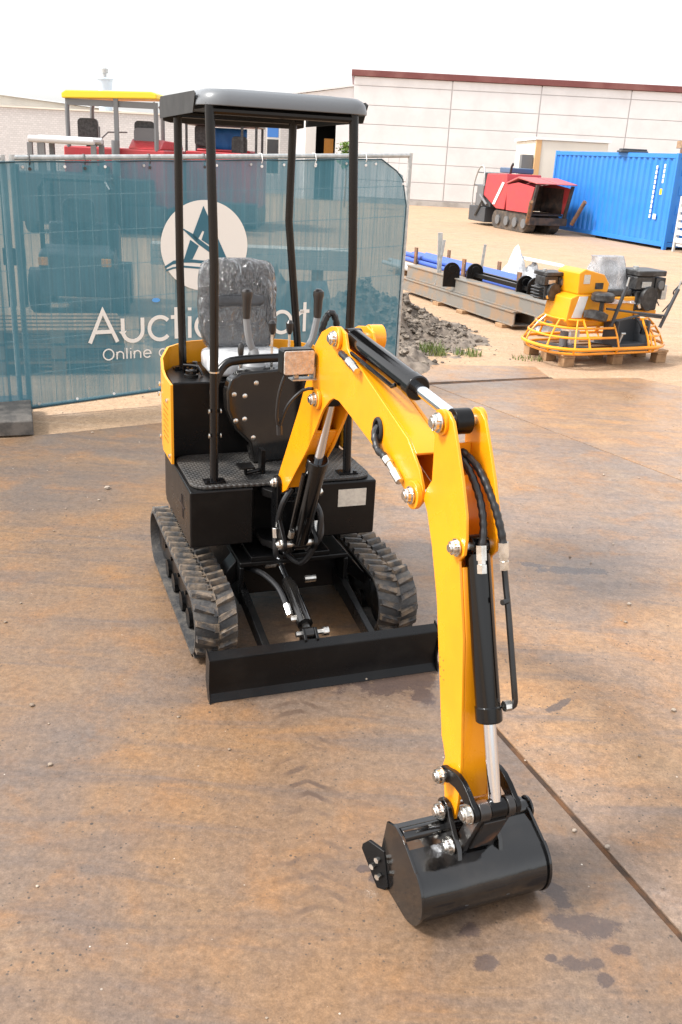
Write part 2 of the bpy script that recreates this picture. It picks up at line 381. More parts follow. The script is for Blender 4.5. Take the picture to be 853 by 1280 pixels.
def resample(pts, step):
    """Catmull-Rom through pts, sampled about every step"""
    P = [Vector(p) for p in pts]; out = []
    for i in range(len(P) - 1):
        p0 = P[max(i - 1, 0)]; p1 = P[i]; p2 = P[i + 1]; p3 = P[min(i + 2, len(P) - 1)]
        k = max(2, int((p2 - p1).length / step))
        for j in range(k):
            t = j / k
            out.append(0.5 * ((2 * p1) + (p2 - p0) * t + (2 * p0 - 5 * p1 + 4 * p2 - p3) * t * t + (3 * p1 - p0 - 3 * p2 + p3) * t ** 3))
    out.append(P[-1]); return out
def arc(cx, cy, r, a0, a1, n=8): return [(cx + r * math.cos(R(a0 + (a1 - a0) * i / n)), cy + r * math.sin(R(a0 + (a1 - a0) * i / n))) for i in range(n + 1)]
def rrect(x0, x1, y0, y1, r, n=5):
    return arc(x1 - r, y1 - r, r, 0, 90, n) + arc(x0 + r, y1 - r, r, 90, 180, n) + arc(x0 + r, y0 + r, r, 180, 270, n) + arc(x1 - r, y0 + r, r, 270, 360, n)
def XYZ(u, v, w): return Vector((u, v, w))        # polygon in plan, extruded up
def YZX(u, v, w): return Vector((w, u, v))        # side profile (y, z), extruded across
def XZY(u, v, w): return Vector((u, w, v))        # front profile (x, z), extruded in depth

def tag(o, label, cat, group=None):
    o['label'] = label; o['category'] = cat
    if group: o['group'] = group
    return o
def thing(name, label, cat, loc=(0, 0, 0), rz=0.0, group=None):
    o = bpy.data.objects.new(name, None); COL.objects.link(o); o.empty_display_size = 0.3
    o.location = loc; o.rotation_euler = (0, 0, R(rz)); return tag(o, label, cat, group)
def struct(o): o['kind'] = 'structure'; return o
def stuff(o): o['kind'] = 'stuff'; return o
def dup(root, loc, rz, label):
    r = root.copy(); COL.objects.link(r); r.location = loc; r.rotation_euler = (0, 0, R(rz)); r['label'] = label
    for ch in root.children:
        c = ch.copy(); COL.objects.link(c); c.parent = r
        for g in ch.children:
            d = g.copy(); COL.objects.link(d); d.parent = c
    return r

GZ = -0.012   # natural ground level; the steel plates lie on it with their top at 0

# ================================================================== ground and plates
m = MB(); S_ = 900
m.faces([V3(-S_, -S_, GZ), V3(S_, -S_, GZ), V3(S_, S_, GZ), V3(-S_, S_, GZ)], [(0, 1, 2, 3)])
struct(m.build('ground', mat_ground('sandy_yard', False)))

def plate(poly, z, label, seed, warm=1.0):
    c = sum((Vector((x, y)) for x, y in poly), Vector((0, 0))) / len(poly)
    m = MB(); m.prism(poly, GZ + 0.0005, z, XYZ)
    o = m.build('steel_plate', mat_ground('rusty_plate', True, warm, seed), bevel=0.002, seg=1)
    tag(o, label, 'steel plate', 'steel road plates on the yard'); return o
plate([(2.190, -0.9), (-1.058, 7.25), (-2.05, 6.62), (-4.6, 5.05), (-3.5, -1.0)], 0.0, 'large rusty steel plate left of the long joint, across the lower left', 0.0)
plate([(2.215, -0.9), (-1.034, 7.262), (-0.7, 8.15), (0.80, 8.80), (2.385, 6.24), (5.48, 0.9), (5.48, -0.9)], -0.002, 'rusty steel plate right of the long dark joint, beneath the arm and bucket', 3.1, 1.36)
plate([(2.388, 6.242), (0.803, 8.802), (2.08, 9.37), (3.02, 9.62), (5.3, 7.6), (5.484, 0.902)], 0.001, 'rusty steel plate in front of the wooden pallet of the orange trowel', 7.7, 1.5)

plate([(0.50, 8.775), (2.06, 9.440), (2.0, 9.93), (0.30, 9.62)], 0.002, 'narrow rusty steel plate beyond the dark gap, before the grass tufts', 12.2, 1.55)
JNT = pm('joint_dirt', (0.035, 0.018, 0.009), 0.9, c2=(0.11, 0.05, 0.02), nscale=9, bump=0.4)
m = MB(); zj = -0.0065
m.faces([V3(2.192, -0.9, zj), V3(2.213, -0.9, zj), V3(-1.036, 7.262, zj), V3(-1.056, 7.25, zj)], [(0, 1, 2, 3)])
m.faces([V3(0.46, 8.665, zj), V3(2.11, 9.38, zj), V3(2.09, 9.46, zj), V3(0.45, 8.77, zj)], [(0, 1, 2, 3)])
struct(m.build('plate_joint', JNT))

# ================================================================== buildings
b = thing('warehouse', 'long white clad warehouse with dark red roof trim behind the blue container', 'building', (0, 46, GZ))
m = MB(); m.box(-0.43, 34, 0.06, 30, 0, 5.35); m.build('wall', SEAM, b)
m = MB()
xs = [-0.43, 4.02, 8.05, 12.1, 16.2, 20.3, 24.4, 28.5, 34]
zc = [0.25, 1.02, 1.82, 2.62, 3.42, 4.22, 5.02, 5.4]
for i in range(len(xs) - 1):
    for k in range(len(zc) - 1):
        m.box(xs[i] + 0.025, xs[i + 1] - 0.025, 0.03, 0.058, zc[k] + 0.013, zc[k + 1] - 0.013)
m.build('cladding_panel', CLAD, b, bevel=0.006, seg=1)
m = MB(); m.box(-0.43, 34, 0.02, 0.055, -0.05, 0.22); m.build('plinth', pm('pale_plinth', (.45, .43, .41), .9, c2=(.33, .31, .29), nscale=2), b)
m = MB(); m.box(-0.55, 34.1, -0.08, 30, 5.4, 5.66); m.build('roof', TRIM, b, bevel=0.02)

b = thing('warehouse_annex', 'white lean-to with a dark open doorway joined to the left of the warehouse', 'building', (0, 47, GZ))
m = MB()
m.prism([(-3.2, 0), (-2.12, 0), (-2.12, 4.72), (-3.2, 4.55)], 0, 0.3, XZY)
m.prism([(-2.12, 3.48), (-1.18, 3.48), (-1.18, 4.88), (-2.12, 4.72)], 0, 0.3, XZY)
m.prism([(-1.18, 0), (-0.44, 0), (-0.44, 5.0), (-1.18, 4.88)], 0, 0.3, XZY)
m.build('wall', CLAD, b)
m = MB(); m.box(-2.4, -0.6, 3.0, 3.1, 0, 3.6); m.box(-2.5, -2.4, 0.31, 3.0, 0, 3.6); m.box(-0.6, -0.5, 0.31, 3.0, 0, 3.6); m.box(-2.5, -0.5, 0.31, 3.1, 3.6, 3.7)
m.build('interior', FLOORIN, b)
m = MB(); m.prism([(-3.3, 4.56), (-0.44, 5.02), (-0.44, 5.10), (-3.3, 4.64)], -0.1, 9, XZY); m.build('roof', CLAD, b)
m = MB(); m.box(0, 0.05, -0.75, 0, 0, 3.4, Matrix.Translation((-2.14, 0, 0.02)) @ Matrix.Rotation(R(-38), 4, 'Z')); d = m.build('door', WHT, b)
m = MB(); m.box(-1.75, -1.30, 1.2, 1.6, 2.0, 2.75); m.build('crate', ORG, b)

b = thing('block_building', 'low grey blockwork building with a small window behind the pavers', 'building', (0, 51, GZ))
m = MB(); m.box(-40, -4.85, 0, 8, 0, 3.48); m.box(-4.1, -3.25, 0, 8, 0, 3.48); m.box(-4.85, -4.1, 0, 8, 3.28, 3.48); m.box(-4.85, -4.1, 0, 8, 0, 0.9)
m.build('wall', BLOCKS, b)
m = MB(); m.box(-40.1, -3.2, -0.06, 8, 3.482, 3.56); m.build('roof', CREAM, b)
f = MB(); f.box(-4.85, -4.10, 0.02, 0.1, 0.9, 3.28); wn = f.build('window', WHT, b)
m = MB(); m.box(-4.76, -4.19, -0.005, 0.019, 2.72, 3.22); m.build('pane', BLUEPANEL, wn, label='blue upper pane')
m = MB(); m.box(-4.76, -4.19, -0.005, 0.019, 1.88, 2.62); m.build('pane', PANE, wn)
m = MB(); m.box(-4.76, -4.19, -0.005, 0.019, 1.0, 1.78); m.build('pane', PANE, wn)
b = thing('cream_hall', 'cream hall with a sloping roof edge rising behind the blockwork at far left', 'building', (0, 62, GZ))
m = MB(); m.prism([(-40, 0), (-9, 0), (-9, 3.45), (-17.5, 4.08), (-22, 4.45), (-40, 5.9)], 0, 14, XZY); m.build('wall', CREAM, b)
m = MB(); m.prism([(-40, 5.9), (-22, 4.45), (-9, 3.45), (-9, 3.53), (-22, 4.53), (-40, 5.98)], -0.2, 14, XZY); m.build('roof', WHT, b)
v = thing('roof_vent', 'pale blue sheet metal vent standing on the roof above the yellow canopy', 'vent', (-13.35, 52.5, 3.55))
m = MB(); m.lathe((0, 0, 0), (0, 0, 1), [(0, 0.34), (0.9, 0.34), (1.5, 0.40), (1.52, 0.46), (1.56, 0.46), (1.6, 0.36)], 14); m.build('duct', pm('pale_blue', (0.50, 0.58, 0.66), 0.5), v)
m = MB(); m.lathe((0, 0, 1.6), (0, 0, 1), [(0, 0.1), (0.2, 0.1), (0.22, 0.2), (0.42, 0.2), (0.5, 0.08)], 12); m.build('cap', GALV, v)

# ================================================================== shipping container
c = thing('shipping_container', 'bright blue corrugated shipping container in front of the white warehouse', 'container', (8.61, 27.04, GZ), 107.7)
CL, CW, CH = 6.75, 2.44, 2.52        # x runs away along the long side, -y is the width
def corr(p0, p1, n, inn):
    P = []
    for i in range(n):
        for f_, d_ in ((0.0, 0), (0.34, 0), (0.5, 1), (0.84, 1)):
            P.append(((i + f_) / n, d_))
    P.append((1.0, 0)); return P
m = MB()
cr = corr(0, 1, 23, 1)
for side in (0, 1):
    prev = None
    for f_, d_ in cr:
        x = 0.12 + f_ * (CL - 0.24); y = (-0.012 - 0.045 * d_) if side == 0 else (-CW + 0.012 + 0.045 * d_)
        cur = (m.bm.verts.new((x, y, 0.2)), m.bm.verts.new((x, y, CH - 0.11)))
        if prev: m.bm.faces.new((prev[0], cur[0], cur[1], prev[1]))
        prev = cur
m.build('side_panel', BLU, c, ang=20)
m = MB()
for y0 in (-0.09, -CW):
    m.box(0.10, CL - 0.10, y0, y0 + 0.09, 0.08, 0.20); m.box(0.10, CL - 0.10, y0, y0 + 0.09, CH - 0.12, CH)
for x0 in (0, CL - 0.1):
    for y0 in (-0.1, -CW): m.box(x0, x0 + 0.1, y0, y0 + 0.1, 0.0, CH + 0.01)
    m.box(x0 + .01, x0 + 0.09, -CW + 0.1, -0.1, 0.08, 0.2); m.box(x0 + .01, x0 + 0.09, -CW + 0.1, -0.1, CH - 0.12, CH)
m.build('frame', BLU, c, bevel=0.006)
m = MB(); m.box(0.1, CL - 0.1, -CW + 0.09, -0.09, CH - 0.03, CH - 0.012); m.build('roof', BLU, c)
for k in range(2):
    y0 = -0.11 - k * 1.115
    m = MB(); m.box(0.025, 0.06, y0 - 1.10, y0, 0.21, CH - 0.13)
    for z in (0.45, 0.95, 1.45, 1.95): m.box(0.005, 0.0245, y0 - 1.0, y0 - 0.1, z, z + 0.24)
    d = m.build('door', BLU, c, bevel=0.008)
    for q in (0.3, 0.8):
        mm = MB(); mm.cyl((-0.015, y0 - q, 0.15), (-0.015, y0 - q, CH - 0.08), 0.017, 8); mm.build('locking_bar', GALV, d)
    for zz_ in (1.62, 1.16):
        m2 = MB(); m2.box(-0.004, 0.0045, y0 - 0.5, y0 - 0.2, zz_, zz_ + .08); m2.build('marking', WHT, d)
for i in range(11):
    m = MB(); m.box(0.86, 0.93, -0.010, -0.004, 2.10 - i * 0.13, 2.10 - i * 0.13 + 0.10); m.build('marking', WHT, c)
for i in range(4):
    m = MB(); m.box(0.50, 0.57, -0.010, -0.004, 2.14 - i * 0.13, 2.14 - i * 0.13 + 0.105); m.build('marking', WHT, c)
m = MB(); m.box(0.60, 0.74, -0.010, -0.004, 0.78, 0.92); m.build('marking', WHT, c)
m = MB(); m.box(0.50, 0.60, -0.010, -0.004, 1.44, 1.60); m.build('data_plate', TYEL, c)
m = MB(); m.box(CL * 0.5, CL * 0.5 + 0.35, -0.3, -0.1, 0.0, 0.079); m.build('support_block', BLK, c)
t_ = thing('timber_balk', 'weathered timber balk lying across the blue container roof at the right edge', 'timber', (9.0, 28.1, GZ + CH + 0.01), 17.7)
m = MB(); m.box(-0.1, 2.0, -0.12, 0.12, 0.14, 0.34); m.build('balk', WOOD, t_, bevel=0.01)
for xa_ in (0.1, 1.5):
    m = MB(); m.box(xa_, xa_ + .12, -0.2, 0.2, 0, 0.139); m.build('batten', RST, t_)
t_ = thing('folded_tarp', 'small dark folded sheet on top of the blue container', 'sheet', (8.05, 29.6, GZ + CH + 0.0))
m = MB(); m.box(-0.4, 0.4, -0.25, 0.25, 0, 0.06); m.box(-0.35, 0.38, -0.2, 0.22, 0.0605, 0.11); m.build('sheet', DGR, t_, bevel=0.02)

k = thing('site_cabin', 'cream steel cabin with an orange edge standing behind the blue container', 'cabin', (6.55, 37, GZ))
m = MB(); m.box(0, 2.6, 0, 5, 0.15, 2.92); m.build('wall', CREAM, k, bevel=0.02)
m = MB(); m.box(-0.06, 0.14, -0.03, 0.12, 0.1, 3.0); m.build('corner_post', pm('faded_orange', (0.62, 0.38, 0.18), 0.6), k)
m = MB(); m.box(-0.5, -0.065, 0.2, 0.7, 0.9, 2.4); m.build('meter_box', STRAP, k, bevel=0.02)
m = MB(); m.box(-0.1, 2.7, -0.06, 5.1, 2.925, 3.02); m.build('roof', WHT, k)

k = thing('crate_stack', 'white plastic crate with slatted sides by the door end of the blue container', 'crate', (9.05, 25.7, GZ), 15)
m = MB()
for i in range(6): m.box(0.0, 1.1, 0, 0.03, 0.25 + i * 0.2, 0.25 + i * 0.2 + 0.12); m.box(0.0, 0.03, 0.04, 1.0, 0.25 + i * 0.2, 0.25 + i * 0.2 + 0.12)
m.build('slat', WHT, k)
m = MB()
for x, y in ((-.03, -.03), (1.1, -.03), (-.03, 1.0), (1.1, 1.0)): m.box(x, x + .06, y, y + .06, 0.0, 1.45)
m.box(0.035, 1.09, .035, .99, 0.15, 0.24); m.build('frame', pm('crate_grey', (0.55, 0.55, 0.53), 0.6), k, bevel=0.005)

# ================================================================== far pavers behind the banner
def stadium(x0, x1, z0, z1, n=8):
    r = (z1 - z0) / 2
    return arc(x0 + r, z0 + r, r, 90, 270, n) + arc(x1 - r, z0 + r, r, -90, 90, n)
def seat_simple(parent, x, y, z, w=0.5):
    m = MB()
    m.prism(rrect(x - w / 2, x + w / 2, y - 0.25, y + 0.25, 0.06), z, z + 0.14, XYZ)
    m.prism(rrect(x - w / 2, x + w / 2, z + 0.10, z + 0.62, 0.1), y - 0.33, y - 0.22, XZY)
    m.box(x - 0.12, x + 0.12, y - 0.1, y + 0.1, z - 0.3, z)
    return m.build('seat', ENG, parent, bevel=0.015)

k = thing('road_paver', 'red road paver with a bright yellow roof standing behind the banner', 'paver', (-5.97, 24.0, GZ))
m = MB()
m.box(-1.2, 1.25, 0.0, 3.2, 0.55, 1.93); m.prism([(0.0, 1.93), (3.2, 1.93), (3.0, 2.12), (0.5, 2.16)], 0.35, 1.15, YZX)
m.build('body', RED, k, bevel=0.04)
for x in (-1.15, 0.85):
    m = MB(); m.prism(stadium(0.1, 3.4, 0, 0.62), x, x + 0.32, YZX); m.build('track', ENG, k, bevel=0.02)
m = MB(); m.box(-1.3, 1.3, -0.75, -0.05, 0.15, 0.65); m.box(-1.0, 1.0, -0.6, -0.05, 0.66, 1.25); m.build('screed', DGR, k, bevel=0.03)
m = MB(); m.box(-0.75, -0.1, -0.04, -0.004, 0.9, 1.5); m.build('grille', ENG, k)
m = MB(); m.prism([(-1.16, 2.98), (1.10, 3.06), (1.10, 3.17), (0.98, 3.21), (-1.05, 3.16), (-1.16, 3.1)], -0.1, 1.1, XZY); m.build('roof', YROOF, k, bevel=0.03)
m = MB(); m.box(-1.1, 1.1, 0.0, 0.08, 2.84, 2.98); m.build('roof_beam', STRAP, k)
for (x, y) in ((-1.08, 0.05), (1.05, 0.05), (0.9, 1.6), (-0.9, 1.6)):
    m = MB(); m.tube(resample([(x, y, 1.9), (x, y, 2.7), (x * 0.985, y, 2.88), (x * 0.93, y, 2.97)], 0.1), 0.055, 8); m.build('roof_post', STRAP, k)
m = MB(); m.box(0.06, 0.17, -0.06, -0.005, 1.4, 3.16); m.build('roof_post', STRAP, k, bevel=0.01)
m = MB(); m.cyl((0.115, -0.2, 1.3), (0.115, -0.2, 2.1), 0.1, 12); m.build('exhaust_pipe', STRAP, k)
seat_simple(k, -0.75, 0.9, 1.96); seat_simple(k, 0.65, 0.9, 1.96)
m = MB(); m.prism(rrect(0.42, 1.0, 1.95, 2.42, 0.1), 0.42, 0.62, XZY); m.tube([(0.25, .5, 2.3), (-0.2, .4, 2.28), (-0.45, .35, 2.05)], 0.02, 6); m.cyl((-0.42, .4, 1.9), (-0.42, .4, 2.4), 0.025, 8)
m.build('control_panel', STRAP, k, bevel=0.02)
k2 = thing('engine_hood', 'low grey machine with a pale rounded tube hood at far left behind the banner', 'machine', (-6.85, 22.4, GZ))
m = MB(); m.tube([(-0.62, 0, 2.04), (0.86, 0, 2.04)], 0.075, 12); m.tube([(-0.62, 0.7, 2.06), (0.86, 0.7, 2.06)], 0.075, 12); m.box(-.6, .84, 0.05, .65, 2.03, 2.09)
m.build('hood', pm('pale_grey', (0.5, 0.51, 0.52), 0.45), k2, bevel=0.01)
m = MB()
for x in (-0.66, -0.38, 0.78):
    m.box(x, x + 0.12, -0.04, 0.04, 0.2, 1.97); m.box(x, x + .12, .66, .74, .2, 1.98)
m.build('frame', STRAP, k2, bevel=0.01)
m = MB(); m.box(-0.9, 1.1, -0.1, 1.2, 0.25, 1.35); m.build('body', DGR, k2, bevel=0.05)
for x in (-.7, .9):
    m = MB(); m.lathe((x - 0.1, 0.2, 0.33), (1, 0, 0), [(0, .2), (0, .33), (.2, .33), (.2, .2)], 18); m.build('wheel', ENG, k2)

k = thing('road_paver', 'red paver with a blue tarpaulin under its thin black canopy, seen beneath the digger roof', 'paver', (-3.70, 26.5, GZ))
m = MB(); m.box(-0.95, 0.95, 0, 2.8, 0.5, 1.95); m.box(-0.7, 0.75, 0.3, 1.6, 1.95, 2.02); m.build('body', RED, k, bevel=0.04)
for x in (-0.95, 0.65):
    m = MB(); m.prism(stadium(0.1, 2.9, 0, 0.56), x, x + 0.3, YZX); m.build('track', ENG, k, bevel=0.02)
m = MB(); m.box(-1.0, 1.0, -0.6, -0.05, 0.15, 0.7); m.build('screed', DGR, k, bevel=0.03)
m = MB(); m.box(-0.98, 1.0, 0, 1.8, 2.60, 2.66); m.build('roof', ENG, k, bevel=0.02)
for (x, y) in ((-0.93, 0.05), (0.93, 0.05), (-0.93, 1.7), (0.93, 1.7), (0.55, 0.05)):
    m = MB(); m.cyl((x, y, 1.9), (x, y, 2.6), 0.035, 8); m.build('roof_post', ENG, k)
m = MB()
N_ = 16; rows = []
for j in range(5):
    rows.append([V3(-0.74 + 1.32 * i / N_, 1.0 + 0.03 * math.sin(i * 1.3 + j), 1.97 + 0.6 * j / 4) for i in range(N_ + 1)])
for j in range(4):
    for i in range(N_):
        m.faces([rows[j][i], rows[j][i + 1], rows[j + 1][i + 1], rows[j + 1][i]], [(0, 1, 2, 3)])
bmesh.ops.remove_doubles(m.bm, verts=m.bm.verts, dist=0.0001)
o = m.build('tarpaulin', pm('tarp_blue', (0.03, 0.17, 0.50), 0.55), k); sm = o.modifiers.new('thickness', 'SOLIDIFY'); sm.thickness = 0.01
seat_simple(k, -0.55, 0.65, 1.98, 0.42); seat_simple(k, 0.45, 0.62, 1.75, 0.42)

# right hand paver, hopper towards the camera
k = thing('road_paver', 'dusty red road paver with a dark open hopper parked left of the blue container', 'paver', (4.16, 34.28, GZ), -71.6)
W_ = 1.32
HX = Matrix.Translation((2.2, 0, 0)) @ Matrix.Diagonal((0.62, 1, 1, 1)) @ Matrix.Translation((-2.2, 0, 0))
m = MB(); m.prism(stadium(1.2, 3.7, 0, 0.58, 8), 0.06, 0.4, lambda u, v, w: V3(u, w, v)); 
def XZs(u, v, w): return V3(u, w, v)
m.build('track', pm('dusty_track', (.05, .042, .036), .8, c2=(.12, .09, .065), nscale=5), k, bevel=0.02)
m = MB(); m.prism(stadium(1.2, 3.7, 0, 0.58, 8), W_ - 0.4, W_ - 0.06, XZs); m.build('track', pm('dusty_track', (.05, .042, .036), .8, c2=(.12, .09, .065), nscale=5), k, bevel=0.02)
for x in (1.72, 2.35, 2.95, 3.55):
    m = MB(); m.lathe((x, 0.0, 0.29), (0, 1, 0), [(0, .08), (0, .15), (0.05, .15)], 14); m.build('road_wheel', STRAP, k)
m = MB(); m.prism([(0.45, 1.0), (0.62, 1.70), (2.05, 1.74), (2.2, 1.2), (2.1, 0.62), (1.5, 0.62)], 0.02, W_ - 0.02, XZs); m.build('engine_cover', RED, k, bevel=0.03)
m = MB(); m.prism([(1.25, 0.75), (1.42, 0.75), (2.0, 1.45), (1.85, 1.47)], -0.004, 0.015, XZs); m.build('stripe', WHT, k)
m = MB()
m.prism([(2.35, 0.62), (2.2, 1.42), (3.4, 1.5), (5.2, 1.40), (4.75, 0.62)], 0.0, 0.06, XZs)
m.prism([(2.35, 0.62), (2.2, 1.42), (3.4, 1.5), (5.2, 1.40), (4.75, 0.62)], W_ - 0.06, W_, XZs)
m.box(2.25, 2.33, 0.06, W_ - 0.06, 0.62, 1.42)
m.xf(HX); m.build('hopper', RED, k, bevel=0.01)
m = MB(); m.prism([(2.25, 1.43), (3.5, 1.62), (5.55, 1.5), (5.55, 1.53), (3.5, 1.68), (2.25, 1.48)], -0.05, W_ * 0.48, XZs)
m.prism([(2.25, 1.43), (3.5, 1.62), (5.55, 1.5), (5.55, 1.53), (3.5, 1.68), (2.25, 1.48)], W_ * 0.52, W_ + 0.05, XZs)
m.xf(HX); m.build('hopper_cover', pm('faded_red', (0.42, 0.10, 0.10), 0.6), k, bevel=0.015)
m = MB(); m.box(2.4, 4.7, 0.061, W_ - 0.061, 0.55, 0.6); m.box(2.4, 4.6, W_ - .075, W_ - .0605, .601, 1.38); m.box(2.331, 2.40, 0.061, W_ - 0.061, 0.62, 1.4)
m.prism([(5.3, 1.48), (5.45, 1.48), (4.95, 0.5), (4.8, 0.5)], 0.0, 0.09, XZs); m.prism([(5.3, 1.48), (5.45, 1.48), (4.95, 0.5), (4.8, 0.5)], W_ - 0.09, W_, XZs)
m.box(4.7, 5.1, 0.0, W_, 0.28, 0.5)
m.xf(HX); m.build('hopper_frame', pm('grimy_black', (0.03, 0.026, 0.024), .8, c2=(.09, .06, .045), nscale=6), k, bevel=0.01)
m = MB(); m.cyl((5.3, -0.15, 0.35), (5.95, -0.3, 1.0), 0.07, 8); m.xf(HX); m.build('guide_arm', RST, k)
m = MB(); m.cyl((5.3, W_ + 0.1, 0.35), (5.9, W_ + 0.25, 1.05), 0.07, 8); m.xf(HX); m.build('guide_arm', RST, k)
m = MB(); m.box(-0.55, 0.75, 0.0, W_, 0.12, 0.62); m.box(-0.3, 0.9, 0.1, W_ - .1, 0.62, 1.05); m.box(-0.8, -0.55, 0.3, W_ + .3, 0.3, 0.42); m.build('screed', DGR, k, bevel=0.02)
m = MB(); m.box(0.0, 0.5, -.02, .12, 0.63, 1.3); m.box(.15, .9, .15, .5, 1.05, 1.45); m.cyl((0.3, -.03, 1.0), (0.9, -.03, .7), .05, 8); m.cyl((.05, -.04, .3), (.6, -.04, .9), .035, 8); m.build('tow_arm', STRAP, k, bevel=.015)
m = MB()
for y in (0.05, W_ - .05):
    m.tube(resample([(-0.45, y, 0.62), (-0.42, y, 1.3), (-0.1, y, 1.85), (0.3, y, 1.86), (0.42, y, 1.05)], 0.12), 0.025, 8)
m.tube([(-0.42, 0.05, 1.3), (-0.42, W_ - .05, 1.3)], 0.025, 8); m.tube([(-0.2, 0.05, 1.72), (-0.2, W_ - .05, 1.72)], 0.025, 8)
m.build('hand_rail', GALV, k)
m = MB(); m.box(0.75, 1.5, 0.4, 1.3, 1.75, 1.92); m.build('control_panel', pm('panel_bluegrey', (0.07, 0.12, 0.20), 0.4), k, bevel=0.03)
seat_simple(k, 0.35, 0.45, 1.1, 0.4)
m = MB(); m.tube([(1.85, 0.25, 1.7), (1.9, 0.25, 1.95), (1.99, .25, 2.05)], 0.04, 8); m.build('exhaust_pipe', ENG, k)

# ================================================================== long heap of beams and pipes
BX = Matrix.Translation((0.91, 15.12, GZ)) @ Matrix.Rotation(R(-67.3), 4, 'Z')
def ibeam(label, x0, x1, y0, z0, wd, h, mat=BEAM):
    k = thing('steel_beam', label, 'steel beam', (0, 0, 0), 0, 'steel beams stacked on blocks'); k.matrix_world = BX @ Matrix.Translation((x0, y0, z0))
    m = MB(); t = 0.018; L_ = x1 - x0
    m.box(0, L_, 0, wd, 0, t); m.box(0, L_, 0, wd, h - t, h); m.build('flange', mat, k, bevel=0.003, seg=1)
    m = MB(); m.box(0, L_, 0.02, 0.035, t, h - t); m.box(0, L_, wd - 0.035, wd - 0.02, t, h - t); m.build('web', mat, k)
    return k
ibeam('lower steel beam on timber blocks, its near end open beside the dirt heap', -0.3, 3.10, 0.0, 0.05, 0.36, 0.19)
ibeam('upper rust-streaked steel beam behind the lower one, reaching toward the orange trowel', -0.3, 3.92, 0.06, 0.243, 0.22, 0.20)
for i, (x, lab) in enumerate(((1.0, 'timber block under the far end of the steel beams'), (1.75, 'timber block under the middle of the steel beams'), (2.85, 'timber block under the near end of the steel beams'))):
    m = MB(); m.box(x - 0.09, x + 0.09, -0.05, 0.9, 0, 0.049)
    o = m.build('timber_block', WOOD, None, bevel=0.005); o.matrix_world = BX; tag(o, lab, 'timber block', 'timber blocks under the beams')
k = thing('lifting_frame', 'black steel frame with rounded lug plates lying on the grey beams', 'frame', (0, 0, 0)); k.matrix_world = BX @ Matrix.Translation((0, 0, 0.31))
def lug_plate(x, y, r=0.12, h=0.25):
    return [(x - r, -0.10), (x + r, -0.10), (x + r, h - r)] + arc(x, h - r, r, 0, 180, 12)[1:-1] + [(x - r, h - r)]
for (x, y) in ((1.30, 0.02), (1.42, 0.34), (2.75, 0.36), (2.95, 0.40)):
    m = MB(); m.prism(lug_plate(0, 0), -0.02, 0.02, lambda u, v, w: V3(u, w, v)); m.cyl((0, -0.035, 0.16), (0, 0.035, 0.16), 0.055, 14)
    m.xf(Matrix.Translation((x, y, 0.101)) @ Matrix.Rotation(R(75), 4, 'Z')); m.build('lug_plate', BLK, k, bevel=0.006)
m = MB(); m.box(1.2, 3.05, 0.31, 0.37, 0.16, 0.22); m.box(1.2, 3.05, 0.48, 0.54, 0.16, 0.22); m.box(1.3, 1.38, 0.371, 0.479, .165, .215); m.box(2.85, 2.93, .371, .479, .165, .215); m.box(1.3, 1.4, .385, .465, -.31, .1645); m.box(2.8, 2.9, .385, .465, -.31, .1645)
m.build('bar', BLK, k, bevel=0.006)
PX = Matrix.Translation((1.08, 18.9, GZ)) @ Matrix.Rotation(math.atan2(14.3 - 18.9, 3.0 - 1.08), 4, 'Z')
for i in range(9):
    row, colm = (0, i) if i < 5 else (1, i - 5)
    y = -0.02 + 0.125 * colm + (0.062 if row else 0)
    z = 0.184 + row * 0.082; x0 = rnd.uniform(-0.4, 0.1); L_ = 4.9 + rnd.uniform(-.3, .35)
    m = MB(); m.tube([(x0, y, z), (x0 + L_, y, z)], 0.046, 12); m.tube([(x0 + L_ - 0.25, y, z), (x0 + L_ - 0.1, y, z)], 0.052, 12)
    o = m.build('blue_pipe', BLP, None); o.matrix_world = PX; tag(o, 'blue steel pipe in the stacked bundle beyond the grey beams', 'pipe', 'blue pipes stacked behind the beams')
for i, x in enumerate((0.5, 2.4, 4.2)):
    m = MB(); m.box(x - 0.05, x + 0.05, -0.12, 0.62, 0, 0.137); m.box(x - 0.05, x + 0.05, -0.12, -0.085, 0.137, 0.46); m.box(x - .05, x + .05, .595, .62, .137, .42)
    o = m.build('pipe_rack', RST, None, bevel=0.004); o.matrix_world = PX
    tag(o, ('far', 'middle', 'near')[i] + ' rusty cradle holding the bundle of blue pipes', 'pipe rack', 'cradles under the blue pipes')
for i in range(5):
    y = -0.62 + 0.085 * i; x0 = 0.1 + rnd.uniform(-.3, .3)
    m = MB(); m.tube([(x0, y, 0.15 + 0.012 * (i % 2)), (x0 + 4.0 + rnd.uniform(-.4, .3), y - 0.05, 0.15 + 0.012 * (i % 2))], 0.038, 10)
    o = m.build('grey_pipe', GALV if i % 2 else pm('pipe_white', (0.34, 0.34, 0.33), 0.55), None); o.matrix_world = PX
    tag(o, ('galvanised' if i % 2 else 'dull grey') + ' scaffold pipe lying between the blue pipes and the grey beams', 'pipe', 'pale pipes beside the blue bundle')
m = MB()
for i in range(3): m.box(0.9 + i * 1.3, 1.0 + i * 1.3, -0.75, -0.2, 0, 0.11)
o = m.build('pipe_support', WOOD, None); o.matrix_world = PX; tag(o, 'row of low timbers under the pale scaffold pipes', 'timber')
